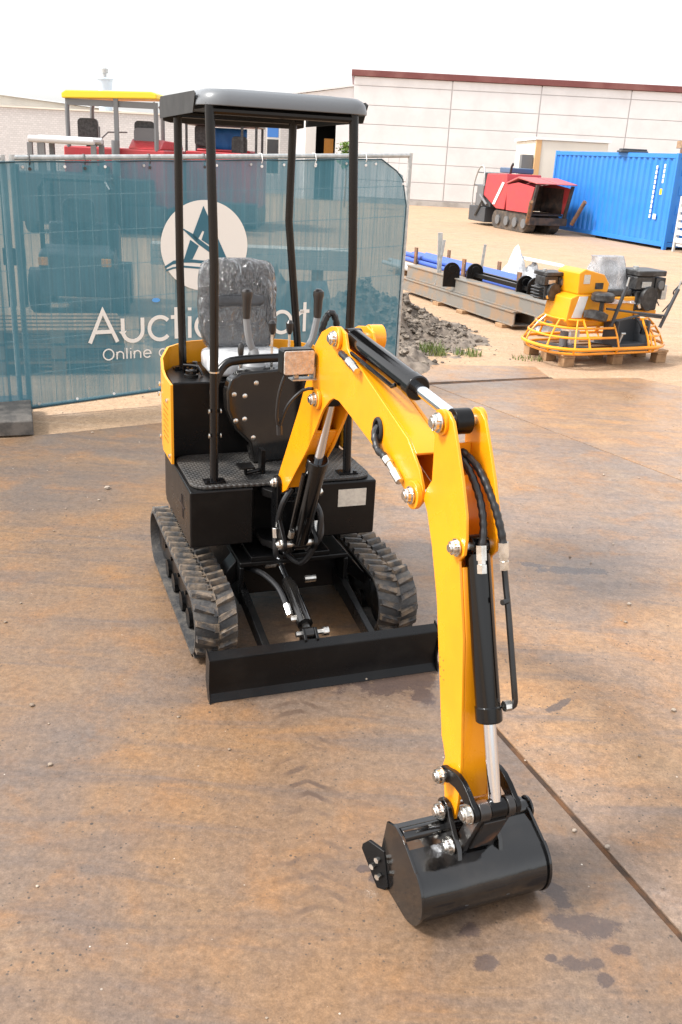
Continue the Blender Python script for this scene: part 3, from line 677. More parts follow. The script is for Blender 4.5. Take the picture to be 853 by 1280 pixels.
for (x, y, h, r, lean, lab) in ((1.33, 14.6, 1.02, 0.035, -3, 'tall thin steel stake standing up from the beams near the fence post'), (1.24, 14.5, 0.93, 0.022, 6, 'thinner stake leaning beside the tall one near the fence post'), (1.95, 14.9, 0.86, 0.022, 4, 'lone thin steel stake standing among the blue pipes')):
    m = MB(); m.box(-r, r, -r * .6, r * .6, 0, h); m.box(-r * 1.5, r * 1.5, -r, r, 0, 0.05); o = m.build('steel_stake', GALV, None, bevel=0.003)
    o.location = (x, y, GZ); o.rotation_euler = (0, R(lean), 0); tag(o, lab, 'stake', 'stakes among the beams')

def crumple(name, w_, d_, h_, mat, label, loc, rz, seed, cat):
    m = MB(); n = 14; rows = []
    for j in range(n + 1):
        row = []
        for i in range(n + 1):
            u, v = i / n * 2 - 1, j / n * 2 - 1
            k_ = max(abs(u), abs(v)) ** 2
            z = h_ * (1 - k_) * (0.7 + 0.6 * noise.noise(V3(u * 1.6 + seed, v * 1.6, seed))) + 0.02
            row.append(m.bm.verts.new((u * w_ / 2 + 0.05 * noise.noise(V3(u * 3, v * 3, seed + 4)), v * d_ / 2 + .05 * noise.noise(V3(u * 3, v * 3, seed + 9)), max(0.01, z))))
        rows.append(row)
    for j in range(n):
        for i in range(n): m.bm.faces.new((rows[j][i], rows[j][i + 1], rows[j + 1][i + 1], rows[j + 1][i]))
    o = m.build(name, mat, None, ang=25); s = o.modifiers.new('thickness', 'SOLIDIFY'); s.thickness = 0.01
    o.location = loc; o.rotation_euler = (0, 0, R(rz)); tag(o, label, cat); return o
crumple('plastic_sheet', 0.65, 0.9, 0.72, WRAP, 'white plastic sheet heaped behind the blue pipe ends', (2.98, 17.4, GZ), 10, 1.3, 'plastic sheet')
crumple('plastic_sheet', 0.75, 0.5, 0.36, WRAP, 'low crumpled white plastic lying behind the trowel hopper', (3.22, 16.6, GZ), 5, 5.1, 'plastic sheet')
crumple('plastic_bag', 0.34, 0.36, 0.30, WRAP, 'small white plastic bag by the near end of the upper beam', (2.56, 12.1, GZ), 0, 8.4, 'plastic bag')
m = MB(); m.box(0, 0.75, 0, 0.5, 0, 0.03); o = m.build('white_board', WHT, None, bevel=0.004); o.matrix_world = Matrix.Translation((3.05, 17.0, 0.44)) @ Matrix.Rotation(R(8), 4, 'Y'); tag(o, 'flat white board resting on the white plastic sheets', 'board')

# dirt heap with clods and grass
def heap(x, y):
    a = math.exp(-((x - 0.35) / 0.80) ** 2 - ((y - 11.6) / 0.95) ** 2) * 0.34
    b_ = math.exp(-((x + 0.9) / 0.9) ** 2 - ((y - 11.0) / 0.9) ** 2) * 0.50
    c_ = math.exp(-((x - 0.50) / 0.28) ** 2 - ((y - 9.75) / 0.42) ** 2) * 0.20
    n_ = noise.fractal(V3(x * 2.2, y * 2.2, 0.3), 0.8, 2.1, 5)
    h = a + b_ + c_
    return h * (1 + 0.8 * n_) + min(1, h * 14) * (0.06 * noise.noise(V3(x * 6, y * 6, 2)) + 0.035 * noise.noise(V3(x * 17, y * 17, 5))) - 0.02
m = MB(); nx, ny = 200, 200; g_ = []
for j in range(ny + 1):
    g_.append([m.bm.verts.new((-2.6 + 4.6 * i / nx, 8.7 + 5.4 * j / ny, heap(-2.6 + 4.6 * i / nx, 8.7 + 5.4 * j / ny))) for i in range(nx + 1)])
for j in range(ny):
    for i in range(nx): m.bm.faces.new((g_[j][i], g_[j][i + 1], g_[j + 1][i + 1], g_[j + 1][i]))
o = m.build('dirt_heap', DIRT, None, ang=60); o.location.z = GZ - 0.004; tag(o, 'low heap of dug earth spilling out beside the right end of the fence', 'dirt heap')
m = MB()
for i in range(1500):
    x, y = rnd.gauss(0.62, 0.42), rnd.gauss(11.3, 0.72); h = heap(x, y) + GZ
    s_ = rnd.choice((0.006, 0.008, 0.010, 0.014, 0.018, 0.032)) * rnd.uniform(0.7, 1.3)
    if h < GZ: h = GZ; s_ *= 0.5
    mm = bmesh.ops.create_icosphere(m.bm, subdivisions=2 if s_ > .02 else 1, radius=s_)['verts']
    q = Matrix.Rotation(rnd.uniform(0, 6), 3, 'Z')
    for v in mm:
        d = 1 + 0.8 * noise.noise(v.co * (1.3 / s_) + V3(i, 0, 0))
        v.co = q @ Vector((v.co.x * d * 1.3, v.co.y * d, v.co.z * d * 0.7)) + Vector((x, y, h + s_ * 0.2))
o = m.build('earth_clods', CLOD, None, ang=50); stuff(o); o['label'] = 'loose clods of earth scattered over the dirt heap'; o['category'] = 'earth clods'
def tuft(x, y, n_, spread, hh, label):
    m = MB()
    for i in range(n_):
        a = rnd.uniform(0, 6.28); rr = spread * math.sqrt(rnd.random()); px, py = rr * math.cos(a) * 1.6, rr * math.sin(a)
        L_ = hh * rnd.uniform(0.5, 1.2); dx, dy = rnd.uniform(-.5, .5) * L_, rnd.uniform(-.5, .5) * L_; w_ = 0.006
        a2 = rnd.uniform(0, 3.14); wx, wy = w_ * math.cos(a2), w_ * math.sin(a2); z0 = max(0.0, heap(x + px, y + py))
        m.faces([V3(px - wx, py - wy, z0), V3(px + wx, py + wy, z0), V3(px + dx * .5 + wx * .7, py + dy * .5 + wy * .7, z0 + L_ * .6), V3(px + dx, py + dy, z0 + L_), V3(px + dx * .5 - wx * .7, py + dy * .5 - wy * .7, z0 + L_ * .6)], [(0, 1, 2, 3, 4)])
    o = m.build('grass_tuft', GRS, None); o.location = (x, y, GZ); tag(o, label, 'grass tuft', 'grass tufts at the foot of the dirt heap'); return o
tuft(0.93, 10.35, 120, 0.10, 0.12, 'thick grass tuft nearest the fence post at the foot of the dirt heap')
tuft(1.33, 10.42, 90, 0.10, 0.09, 'grass tuft at the right foot of the dirt heap')
tuft(2.02, 10.35, 50, 0.12, 0.05, 'sparse low tuft left of the wooden pallet')
tuft(-0.62, 46.0 - 0.8, 90, 0.25, 1.0 * 0.4, 'weeds growing by the white warehouse corner') if False else None
pl = thing('weed_plant', 'leafy green weed showing above the fence in front of the warehouse corner', 'plant', (-0.55, 41.0, GZ))
m = MB(); m.tube([(0, 0, 0), (0.03, 0, 1.0), (0, 0, 2.2)], [0.04, 0.03, 0.015], 6); m.build('stem', WOOD, pl)
m = MB()
for i in range(420):
    p = V3(rnd.gauss(0, .14), rnd.gauss(0, .14), rnd.uniform(1.5, 2.5)); d = V3(rnd.uniform(-1, 1), rnd.uniform(-1, 1), rnd.uniform(-.3, 1)).normalized() * 0.17; s_ = d.cross(V3(0, 0, 1)).normalized() * 0.06
    m.faces([p, p + d * .5 + s_, p + d, p + d * .5 - s_], [(0, 1, 2, 3)])
m.build('foliage', pm('weed_green', (0.12, 0.22, 0.04), .5, c2=(.18, .28, .06)), pl)

# ================================================================== ride-on trowel on its pallet
TM = Matrix.Translation((2.33, 10.02, GZ)) @ Matrix.Rotation(R(24.5), 4, 'Z')
pal = thing('wooden_pallet', 'wooden pallet carrying the orange ride-on trowel', 'pallet', (0, 0, 0)); pal.matrix_world = TM
PL = 1.42
m = MB()
for i in range(5): m.box(-0.02, PL + .02, 0.0 + i * 0.168, 0.10 + i * 0.168, 0.118, 0.142)
m.build('deck_board', WOOD, pal, bevel=0.003, seg=1)
m = MB()
for x in (0.0, 0.66, PL - 0.14):
    m.box(x, x + 0.14, -0.005, 0.785, 0.096, 0.1175)
m.build('cross_board', WOOD, pal, bevel=0.003, seg=1)
for x in (0.0, 0.66, PL - 0.14):
    for y in (0.0, 0.33, 0.66):
        m = MB(); m.box(x, x + 0.14, y, y + 0.11, 0.0, 0.0955); m.build('block', WOOD, pal, bevel=0.004, seg=1)

tr = thing('ride_on_trowel', 'orange ride-on power trowel with round guard rings and plastic-wrapped seat on a pallet', 'power trowel', (0, 0, 0)); tr.matrix_world = TM @ Matrix.Translation((0.95, -0.12, 0.143)) @ Matrix.Diagonal((0.80, 0.85, 0.94, 1)) @ Matrix.Translation((-0.95, 0.12, 0))
def hoop(z, gx, gy, r):
    cx, cy = 0.50, 0.38
    L0, W0 = 1.02 + gx, 0.50 + gy
    return [V3(x, y, z) for x, y in rrect(cx - L0, cx + L0, cy - W0, cy + W0, r, 8)]
m = MB()
lv = [(0.02, -0.06, 0.0, 0.42), (0.08, 0.0, 0.06, 0.48), (0.20, -0.07, 0.0, 0.42), (0.30, -0.16, -0.07, 0.36), (0.38, -0.26, -0.15, 0.30)]
cut = lambda p: p.y < 0.2 and 0.47 < p.x < 1.06
for i, (z, gx, gy, r) in enumerate(lv):
    H = hoop(z, gx, gy, r); L_ = len(H)
    if i < 2: m.tube(H, 0.020 if i == 1 else 0.014, 8, closed=True); continue
    # the upper hoops stop either side of the foot plate: cut the straight front run there
    j0 = max(range(L_), key=lambda q: (H[q].y < 0.2, -H[q].x if H[q].x > 0 else -9))
    front = [q for q in range(L_) if H[q].y < H[0].y and (H[(q + 1) % L_] - H[q]).length > 0.3 and H[q].y < 0.2]
    q0 = front[0]; order = [H[(q0 + 1 + q) % L_] for q in range(L_)]
    yb = order[-1].y
    m.tube([V3(1.05, yb, z)] + order + [V3(0.48, yb, z)], 0.014, 8)
hp = [hoop(*a) for a in lv]
for i in range(0, len(hp[0]), 4): m.tube([hp[k_][i] for k_ in range(5)], 0.013, 6)
for x_ in (0.48, 1.05): m.tube([V3(x_, hp[k_][-1].y if False else min(p.y for p in hp[k_]), lv[k_][0]) for k_ in range(5)], 0.013, 6)
for x in (0.0, 1.0):
    for s_ in (0, 1):
        y0, y1, y2 = ((0.38 - 0.56, 0.38 - 0.50, 0.38 - 0.35), (0.38 + 0.56, 0.38 + .50, .38 + .35))[s_]
        m.tube([(x, y0, 0.08), (x, y1, 0.20), (x, y2, 0.38)], 0.016, 6)
m.build('guard_ring', YEL, tr)
for x in (0.0, 1.0):
    m = MB()
    for q in range(4):
        a = R(45 + 90 * q); mm = Matrix.Translation((x, 0.38, 0)) @ Matrix.Rotation(a, 4, 'Z')
        m.box(0.10, 0.42, -0.09, 0.05, 0.008, 0.016, mm); m.box(0.05, 0.36, -0.015, 0.015, 0.02, 0.05, mm)
    m.cyl((x, 0.38, 0.015), (x, 0.38, 0.20), 0.06, 12); m.build('rotor', STRAP, tr)
m = MB()
m.box(-0.10, 1.12, 0.22, 0.56, 0.27, 0.33); m.box(0.46, 0.98, 0.20, 0.66, 0.332, 0.62)
m.prism([(-0.22, 0.36), (-0.18, 0.62), (-0.06, 0.66), (0.36, 0.66), (0.42, 0.36), (0.36, 0.30), (-0.16, 0.30)], 0.12, 0.62, XZs)
m.build('body', ORG, tr, bevel=0.015)
m = MB(); m.prism([(-0.07, 0.661), (-0.08, 0.90), (0.02, 0.94), (0.34, 0.88), (0.44, 0.78), (0.42, 0.661)], 0.14, 0.60, XZs); tk = m.build('tank', ORG, tr, bevel=0.015)
m = MB(); m.box(0.20, 0.33, 0.132, 0.139, 0.72, 0.79); m.build('label_plate', ENG, tk)
m = MB(); m.box(0.0, 0.10, 0.132, 0.139, 0.78, 0.88); m.build('label_plate', LABEL, tk)
m = MB(); m.prism([(-0.14, 0.40), (0.02, 0.40), (0.09, 0.64), (-0.05, 0.64)], 0.112, 0.1185, XZs); m.build('panel', WHT, tr)
m = MB(); m.prism(rrect(0.50, 0.95, 0.22, 0.64, 0.06), 0.622, 0.70, XYZ); m.prism(rrect(0.52, 0.93, 0.64, 1.00, 0.10), 0.55, 0.63, XZs); seat_ = m.build('seat', ENG, tr, bevel=0.02)
m = MB(); n = 16
rows = []
for j in range(n + 1):
    v = j / n; row = []
    for i in range(2 * n):
        a = 2 * math.pi * i / (2 * n)
        rr = 1 + 0.18 * noise.noise(V3(math.cos(a) * 2, math.sin(a) * 2, v * 4))
        wx = (0.31 - 0.06 * v) * rr; wy = (0.28 - 0.17 * v ** .7) * rr; cy = 0.42 + 0.15 * v ** .6
        row.append(V3(0.71 + wx * math.copysign(abs(math.cos(a)) ** .6, math.cos(a)), cy + wy * math.copysign(abs(math.sin(a)) ** .6, math.sin(a)), 0.55 + 0.50 * v + 0.02 * noise.noise(V3(a * 2, v, 5))))
    rows.append(row)
m.rings(rows, cap0=False); m.build('seat_wrap', FILM2, tr, ang=30)
def engine(x, y, z, s_, parent):
    m = MB(); T_ = Matrix.Translation((x, y, z)) @ Matrix.Scale(s_, 4)
    m.box(-0.17, 0.17, -0.15, 0.15, 0.0, 0.20, T_); m.box(-0.20, 0.08, -0.16, 0.10, 0.21, 0.34, T_); m.box(0.09, 0.24, -0.17, 0.12, 0.20, 0.33, T_)
    m.prism(rrect(-0.20, 0.24, -0.19, 0.19, 0.05), 0.345, 0.40, lambda u, v, w: T_ @ V3(u, v, w))
    for q in range(4): m.box(-0.26 + 0, -0.17, -0.12, 0.12, 0.03 + q * 0.045, 0.05 + q * 0.045, T_)
    e = m.build('engine', ENG, parent, bevel=0.012)
    m = MB(); m.lathe(T_ @ V3(0.0, -0.21, 0.12), (0, 1, 0), [(0, 0.03 * s_), (0, 0.12 * s_), (0.05 * s_, 0.13 * s_)], 16); m.build('recoil_cover', ENG, e)
    m = MB(); m.box(-0.12, 0.02, -0.172, -0.161, 0.23, 0.29, T_); m.build('cover', GALV, e, bevel=.003)
    m = MB(); m.cyl(T_ @ V3(0.16, -0.19, 0.26), T_ @ V3(0.16, -0.171, 0.26), 0.045 * s_, 12); m.build('air_filter', STRAP, e)
    m = MB(); m.cyl(T_ @ V3(-.1, 0, .40), T_ @ V3(-.1, 0, .43), .035 * s_, 12); m.build('fuel_cap', GALV, e)
    m = MB(); m.tube(resample([T_ @ V3(.05, -.17, .22), T_ @ V3(.10, -.2, .12), T_ @ V3(.2, -.16, .05)], .02), .008, 6); m.build('cable', HOS, e)
    m = MB(); m.cyl(T_ @ V3(-.12, -.155, .05), T_ @ V3(-.12, -.19, .05), .028 * s_, 12); m.build('oil_cap', ZNC, e)
    m = MB(); m.box(0.25, 0.33, -0.12, 0.12, 0.1, 0.25, T_); m.build('muffler', GALV, e, bevel=0.01)
    return e
engine(1.16, 0.36, 0.46, 1.15, tr); engine(-0.20, 0.62, 0.55, 0.8, tr)
m = MB(); m.box(0.99, 1.36, 0.18, 0.54, 0.40, 0.459); m.box(1.0, 1.1, .2, .5, .33, .40); m.build('engine_mount', ORG, tr, bevel=0.006)
m = MB(); m.box(0.50, 1.02, -0.10, 0.18, 0.085, 0.105); m.box(0.50, 1.02, 0.181, 0.199, 0.09, 0.36); m.box(0.485, 0.50, -0.10, 0.19, 0.09, 0.38); m.box(1.02, 1.035, -0.10, 0.19, 0.09, 0.38); m.box(.50, 1.02, -.115, -.1005, .03, .12)
m.build('foot_plate', DGR, tr, bevel=0.004)
for (p0, p1) in (((0.42, -0.02, 0.30), (0.52, -0.10, 0.78)), ((1.30, 0.0, 0.28), (1.46, -0.06, 0.74))):
    m = MB(); m.tube([p0, p1], 0.024, 8); lv_ = m.build('control_lever', DGR, tr)
    m = MB(); m.tube([Vector(p1), Vector(p1) + V3(0.01, -0.01, 0.10)], 0.012, 8); m.build('handle', GALV, lv_)
m = MB(); m.tube([(0.30, -0.03, 0.52), (0.80, -0.04, 0.47), (1.36, -0.02, 0.42)], 0.013, 8); m.tube([(0.42, -0.02, 0.36), (0.9, -0.03, .44), (1.30, 0.0, .40)], 0.016, 8); m.build('linkage_rod', DGR, tr)
m = MB(); m.lathe((0.22, -0.02, 0.60), (0, 0, 1), [(0, 0.05), (0, 0.13), (0.02, 0.15), (0.08, 0.15), (0.10, 0.12), (0.10, 0.03)], 20); m.cyl((0.22, -0.02, 0.45), (0.22, -0.02, 0.61), 0.03, 10); m.build('wheel', ENG, tr)
m = MB(); m.lathe((0.12, -0.04, 0.40), (0.2, 0.1, 1), [(0, 0.05), (0, 0.15), (0.08, 0.16), (0.10, 0.1)], 16); m.build('float_wheel', ENG, tr)
m = MB(); m.tube(resample([(1.40, 0.1, 0.45), (1.52, 0.05, 0.62), (1.44, 0.0, 0.70), (1.62, 0.02, 0.82)], 0.03), 0.01, 6); m.build('cable', HOS, tr)
m = MB(); m.tube(resample([(0.9, 0.1, 0.42), (0.95, -0.02, 0.30), (1.02, 0.05, 0.22)], 0.03), 0.012, 6); m.build('cable', HOS, tr)
m = MB(); m.cyl((0.56, -0.06, 0.105), (0.58, -0.09, 0.24), 0.018, 8); m.cyl((0.55, -0.10, 0.24), (0.62, -0.10, 0.24), 0.012, 8); m.build('pedal', GALV, tr)
m = MB(); m.box(-0.16, -0.02, 0.05, 0.1, 0.12, 0.26); m.build('weight_plate', GALV, tr)

k = thing('walk_behind_compactor', 'bent black tube handle of a small machine cut off by the right picture edge', 'compactor', (4.55, 12.2, GZ), 15)
m = MB()
for y in (0, 0.42): m.tube(resample([(0.5, y, 0.35), (0.05, y, 0.55), (-0.12, y, 0.98), (0.02, y, 1.05), (0.22, y, 1.05)], 0.05), 0.018, 8)
m.tube([(-0.06, 0, 1.03), (-0.06, 0.42, 1.03)], 0.018, 8); m.build('handle', BLK, k)
m = MB(); m.prism([(0.3, 0.12), (0.45, 0.0), (1.0, 0.0), (1.15, 0.12), (1.1, 0.14), (.35, .14)], -0.05, .47, XZs); m.build('base_plate', RST, k, bevel=.01)
engine(0.72, 0.21, 0.145, 0.9, k)

# ================================================================== fence panels and printed banner
FM = Matrix.Translation((-2.48, 6.96, 0)) @ Matrix.Rotation(R(32.154), 4, 'Z')
FL = 3.49
def zlo(x): return 0.062 + 0.052 * max(x, 0) if x > 0 else 0.062
def zhi(x): return 1.888 + 0.046 * x
def fence_panel(label, x0, x1, M):
    k = thing('site_fence', label, 'fence', (0, 0, 0), 0, 'galvanised site fence panels'); k.matrix_world = M
    for x in (x0 + 0.02, x1):
        m = MB(); m.tube([(x, 0.045, zlo(x) - 0.03), (x, 0.045, zhi(x) + 0.02)], 0.021, 10); m.build('post', GALV, k)
    m = MB(); m.tube([(x0 + .02, 0.045, zhi(x0) - 0.0), (x1, 0.045, zhi(x1) - 0.0)], 0.019, 10); m.build('top_rail', GALV, k)
    m = MB(); m.tube([(x0 + .02, 0.045, zlo(x0) + 0.0), (x1, 0.045, zlo(x1) + 0.0)], 0.019, 10); m.build('bottom_rail', GALV, k)
    m = MB(); n = int((x1 - x0) / 0.115)
    for i in range(1, n):
        x = x0 + (x1 - x0) * i / n; m.tube([(x, 0.045, zlo(x)), (x, 0.045, zhi(x))], 0.0022, 4)
    for q in range(1, 7):
        f_ = q / 7; m.tube([(x0, 0.041, zlo(x0) + (zhi(x0) - zlo(x0)) * f_), (x1, 0.041, zlo(x1) + (zhi(x1) - zlo(x1)) * f_)], 0.0026, 4)
    m.build('wire_mesh', GALV, k); return k
fence_panel('long galvanised fence panel carrying the printed teal banner', 0.02, FL, FM)
FM2 = FM @ Matrix.Rotation(R(-3), 4, 'Z')
fence_panel('galvanised fence panel continuing off the left picture edge', -3.47, -0.03, FM2)
bl = MB(); bl.prism([(-0.36, 0), (-0.36, 0.105), (-0.31, 0.135), (0.31, 0.135), (0.36, 0.105), (0.36, 0)], -0.30, 0.115, YZX)
o = bl.build('concrete_block', CON, None, bevel=0.008); o.matrix_world = Matrix.Translation((-2.505, 6.80, 0)) @ Matrix.Rotation(R(20), 4, 'Z'); tag(o, 'grey concrete foot under the fence joint at the left picture edge', 'concrete block')

def banner(label, outline_top, x0, x1, M, name='banner'):
    k = thing(name, label, 'banner', (0, 0, 0), 0, 'teal printed banners on the fence'); k.matrix_world = M
    nx, nz = 240, 40; m = MB(); g = []
    for j in range(nz + 1):
        row = []
        for i in range(nx + 1):
            x = x0 + (x1 - x0) * i / nx; zt = outline_top(x); z0 = zlo(x) + 0.004; z = z0 + (zt - z0) * j / nz
            tp = max(0.0, 1 - (zt - z) / 0.5); y = 0.008 + 0.008 * noise.noise(V3(x * 2.2, z * 0.9, 3.3)) + 0.003 * math.sin(x * 9 + 2 * z) + (0.003 + 0.007 * tp) * noise.noise(V3(x * 9, z * 0.7, 8.8))
            row.append(m.bm.verts.new((x, y, z)))
        g.append(row)
    for j in range(nz):
        for i in range(nx): m.bm.faces.new((g[j][i], g[j][i + 1], g[j + 1][i + 1], g[j + 1][i]))
    m.build('fabric', BANNER, k, ang=60)
    return k
def top1(x):
    if x < 3.16: return zhi(x) - 0.028 + 0.003 * math.sin(x * 7.5)
    if x < 3.40: return zhi(3.16) - 0.028 - (x - 3.16) / 0.24 * 0.13
    return 1.845 - (x - 3.40) * 4
ba = banner('teal mesh banner with white circle logo and white lettering tied to the fence', top1, -0.12, 3.455, FM)
bb = banner('plain teal mesh banner on the fence section at the left picture edge', lambda x: zhi(x) - 0.03, -3.4, -0.10, FM2)
def hem(k, pts, r=0.006):
    m = MB(); m.tube(pts, r, 6); return m.build('hem', pm('hem_dark', (0.02, 0.06, 0.08), 0.7), k)
hem(ba, [V3(x, 0.006, top1(x)) for x in [i * 0.1 for i in range(-1, 32)] + [3.16, 3.25, 3.33, 3.40, 3.43, 3.455]] + [V3(3.452, 0.006, 1.1), V3(3.455, .006, zlo(3.45))])
hem(ba, [V3(i * 0.115, 0.006, zlo(i * 0.115) + 0.004) for i in range(-1, 31)], 0.008)
for x in (0.15, 0.55, 1.05, 1.5, 2.0, 2.5, 3.0):
    m = MB(); m.tube([(x, 0.02, zhi(x) - 0.07), (x + .004, 0.0, zhi(x) - 0.03), (x + .006, .02, zhi(x) + 0.02), (x + .004, .066, zhi(x) + .02)], 0.004, 5); m.tube([(x, 0.004, zhi(x) - 0.075), (x, 0.0, zhi(x) - .075)], 0.012, 8); m.build('cable_tie', ENG if x < 2 else WHT, ba)

for i in range(12):
    x = 0.1 + i * 0.3
    for z in ((top1(x) - 0.035), zlo(x) + 0.03):
        m = MB(); m.lathe((x, -0.002, z), (0, -1, 0), [(0, .004), (0, .011), (.003, .010), (.003, .005)], 12); m.build('eyelet', WHT if i % 3 else GALV, ba)

# lettering drawn as strokes
def glyph(ch):
    """strokes on a grid: x-height 1, cap height 1.36; returns (width, [(points, closed)])"""
    O = [(0.5 + 0.5 * math.cos(a), 0.5 + 0.5 * math.sin(a)) for a in [2 * math.pi * i / 28 for i in range(28)]]
    if ch == 'A': return 1.22, [([(0, 0), (0.61, 1.36), (1.22, 0)], 0), ([(0.21, 0.46), (1.01, 0.46)], 0)]
    if ch == 'O': return 1.36, [([(x * 1.36, y * 1.36) for x, y in O], 1)]
    if ch == 'u': return 0.9, [([(0, 1), (0, 0.45)] + arc(0.45, 0.45, 0.45, 180, 360, 12) + [(0.9, 1)], 0)]
    if ch == 'c': return 0.95, [(arc(0.5, 0.5, 0.5, 42, 318, 22), 0)]
    if ch == 't': return 0.5, [([(0.25, 1.40), (0.25, 0)], 0), ([(0, 0.97), (0.5, 0.97)], 0)]
    if ch == 'i': return 0.1, [([(0.05, 0.97), (0.05, 0)], 0), ([(0.05, 1.36), (0.05, 1.24)], 0)]
    if ch == 'l': return 0.1, [([(0.05, 1.4), (0.05, 0)], 0)]
    if ch == 'o': return 1.0, [(O, 1)]
    if ch == 'n': return 0.85, [([(0, 0.97), (0, 0)], 0), ([(0, 0.55)] + arc(0.425, 0.55, 0.425, 180, 0, 12) + [(0.85, 0)], 0)]
    if ch == 'p': return 1.0, [(O, 1), ([(0, 0.97), (0, -0.42)], 0)]
    if ch == 'a': return 1.0, [(O, 1), ([(1.0, 0.97), (1.0, 0)], 0)]
    if ch == 'r': return 0.45, [([(0, 0.97), (0, 0)], 0), ([(0, 0.6)] + arc(0.4, 0.55, 0.40, 180, 90, 6), 0)]
    if ch == 'e': return 1.0, [([(0.02, 0.52), (0.98, 0.52)] + arc(0.5, 0.5, 0.49, 4, 320, 22)[1:], 0)]
    if ch == 's': return 0.6, [(arc(0.3, 0.74, 0.24, 30, 250, 10) + arc(0.3, 0.26, 0.25, 70, -150, 10), 0)]
    return 0.5, []
def strokes(m, pts, closed, wd, f):
    P = [Vector((x, y)) for x, y in pts]; n = len(P); Lf, Rt = [], []
    for i in range(n):
        a = P[i - 1] if (i > 0 or closed) else None; c_ = P[(i + 1) % n] if (i < n - 1 or closed) else None
        d1 = (P[i] - a).normalized() if a is not None else None; d2 = (c_ - P[i]).normalized() if c_ is not None else None
        d = (d1 + d2).normalized() if (d1 is not None and d2 is not None and (d1 + d2).length > 1e-6) else (d1 if d1 is not None else d2)
        nrm = Vector((-d.y, d.x)); k_ = 1.0
        if d1 is not None and d2 is not None: k_ = 1 / max(0.45, nrm.dot(Vector((-d1.y, d1.x))))
        Lf.append(P[i] + nrm * wd / 2 * k_); Rt.append(P[i] - nrm * wd / 2 * k_)
    rng = range(n) if closed else range(n - 1)
    for i in rng:
        j = (i + 1) % n; q = [Lf[i], Lf[j], Rt[j], Rt[i]]
        vs = [f(v.x, v.y, 0.0) for v in q] + [f(v.x, v.y, 0.002) for v in q]
        m.faces(vs, [(3, 2, 1, 0), (4, 5, 6, 7), (0, 1, 5, 4), (1, 2, 6, 5), (2, 3, 7, 6), (3, 0, 4, 7)])
TY = -0.004
def text(word, xs, base, xh, wd, parent, mat, widths=None):
    for ch, x0 in zip(word, xs):
        W0, st = glyph(ch); m = MB()
        for q, (pts, cl) in enumerate(st):
            off = 0.0006 * q
            strokes(m, [(x0 + x * xh, base + y * xh) for x, y in pts], cl, wd, lambda u, v, w, off=off: V3(u, TY - w - off, v))
        m.build('letter', mat, parent, ang=60)
text('Auctionport', [0.522, 0.790, 1.010, 1.195, 1.349, 1.415, 1.655, 1.885, 2.125, 2.36, 2.395], 0.548, 0.182, 0.030, ba, TXW)
x = 0.625; xs_ = []
for ch in 'Online': xs_.append(x); x += glyph(ch)[0] * 0.062 + 0.026
text('Online', xs_, 0.408, 0.062, 0.010, ba, TXW)
x += 0.045; xs_ = []
for ch in 'auctions': xs_.append(x); x += glyph(ch)[0] * 0.062 + 0.026
text('auctions', xs_, 0.408, 0.062, 0.010, ba, TXW)
LX, LZ, LR = 1.497, 1.283, 0.366
m = MB(); m.prism([(LX + LR * 1.03 * math.cos(a), LZ + LR * 0.965 * math.sin(a)) for a in [2 * math.pi * i / 72 for i in range(72)]], TY - 0.002, TY, lambda u, v, w: V3(u, w, v))
logo = m.build('logo_disc', TXW, ba)
def lp(px, py): # logo drawing units: zoomed photo pixels of the emblem
    return (LX + (px - 431) / 312 * LR * 1.03, LZ - (py - 440) / 330 * LR * 0.965)
def emblem(polys):
    m = MB()
    for i, P in enumerate(polys):
        m.prism([lp(*p) for p in P], TY - 0.0045, TY - 0.0025, lambda u, v, w: V3(u, w, v))
    return m.build('emblem', TXT, logo)
emblem([[(420, 152), (500, 330), (590, 535), (525, 528), (492, 455), (405, 395), (425, 335), (412, 330), (372, 405), (340, 365)],
        [(272, 312), (340, 350), (400, 400), (520, 490), (540, 530), (480, 500), (380, 425), (275, 322)],
        [(325, 395), (385, 440), (340, 535), (280, 535)],
        [(140, 588), (205, 545), (290, 532), (360, 540), (500, 556), (620, 550), (690, 540), (685, 552), (600, 572), (480, 575), (350, 562), (270, 560), (200, 572), (150, 600)],
        [(150, 610), (200, 592), (280, 582), (360, 590), (500, 603), (600, 598), (660, 585), (650, 597), (580, 612), (480, 618), (350, 604), (270, 596), (200, 605), (158, 622)]])
m = MB(); m.prism([(1.072 + .034 * math.cos(a), .865 + .017 * math.sin(a)) for a in [2 * math.pi * i / 24 for i in range(24)]], TY - .002, TY, lambda u, v, w: V3(u, w, v)); m.build('sticker', pm('sticker_blue', (0.10, 0.35, 0.75), 0.4), ba)

# dim shapes behind the banner
k = thing('forklift', 'dark machine with a mast half hidden behind the teal banner at left', 'forklift', (-3.9, 11.6, GZ), 10)
m = MB(); m.prism([(0.0, 0.22), (0.0, 0.75), (0.45, 0.82), (0.75, 0.60), (1.0, 0.62), (1.05, 1.05), (1.5, 1.0), (1.55, 0.3)], 0.05, 0.95, YZX); m.build('body', DGR, k, bevel=0.04)
for (x, y) in ((0.08, 0.25), (0.92, 0.25), (0.08, 1.35), (0.92, 1.35)):
    m = MB(); m.tube([(x, y, 0.7), (x, y, 1.5), (x + (0.06 if x < .5 else -.06), y + (0.1 if y < 1 else -.1), 1.58)], 0.03, 8); m.build('cage_post', BLK, k)
m = MB()
for q in range(5): m.box(0.1, 0.9, 0.32 + q * .22, 0.40 + q * .22, 1.57, 1.60)
m.build('cage_roof', BLK, k); seat_simple(k, 0.5, 0.85, 0.75, 0.4)
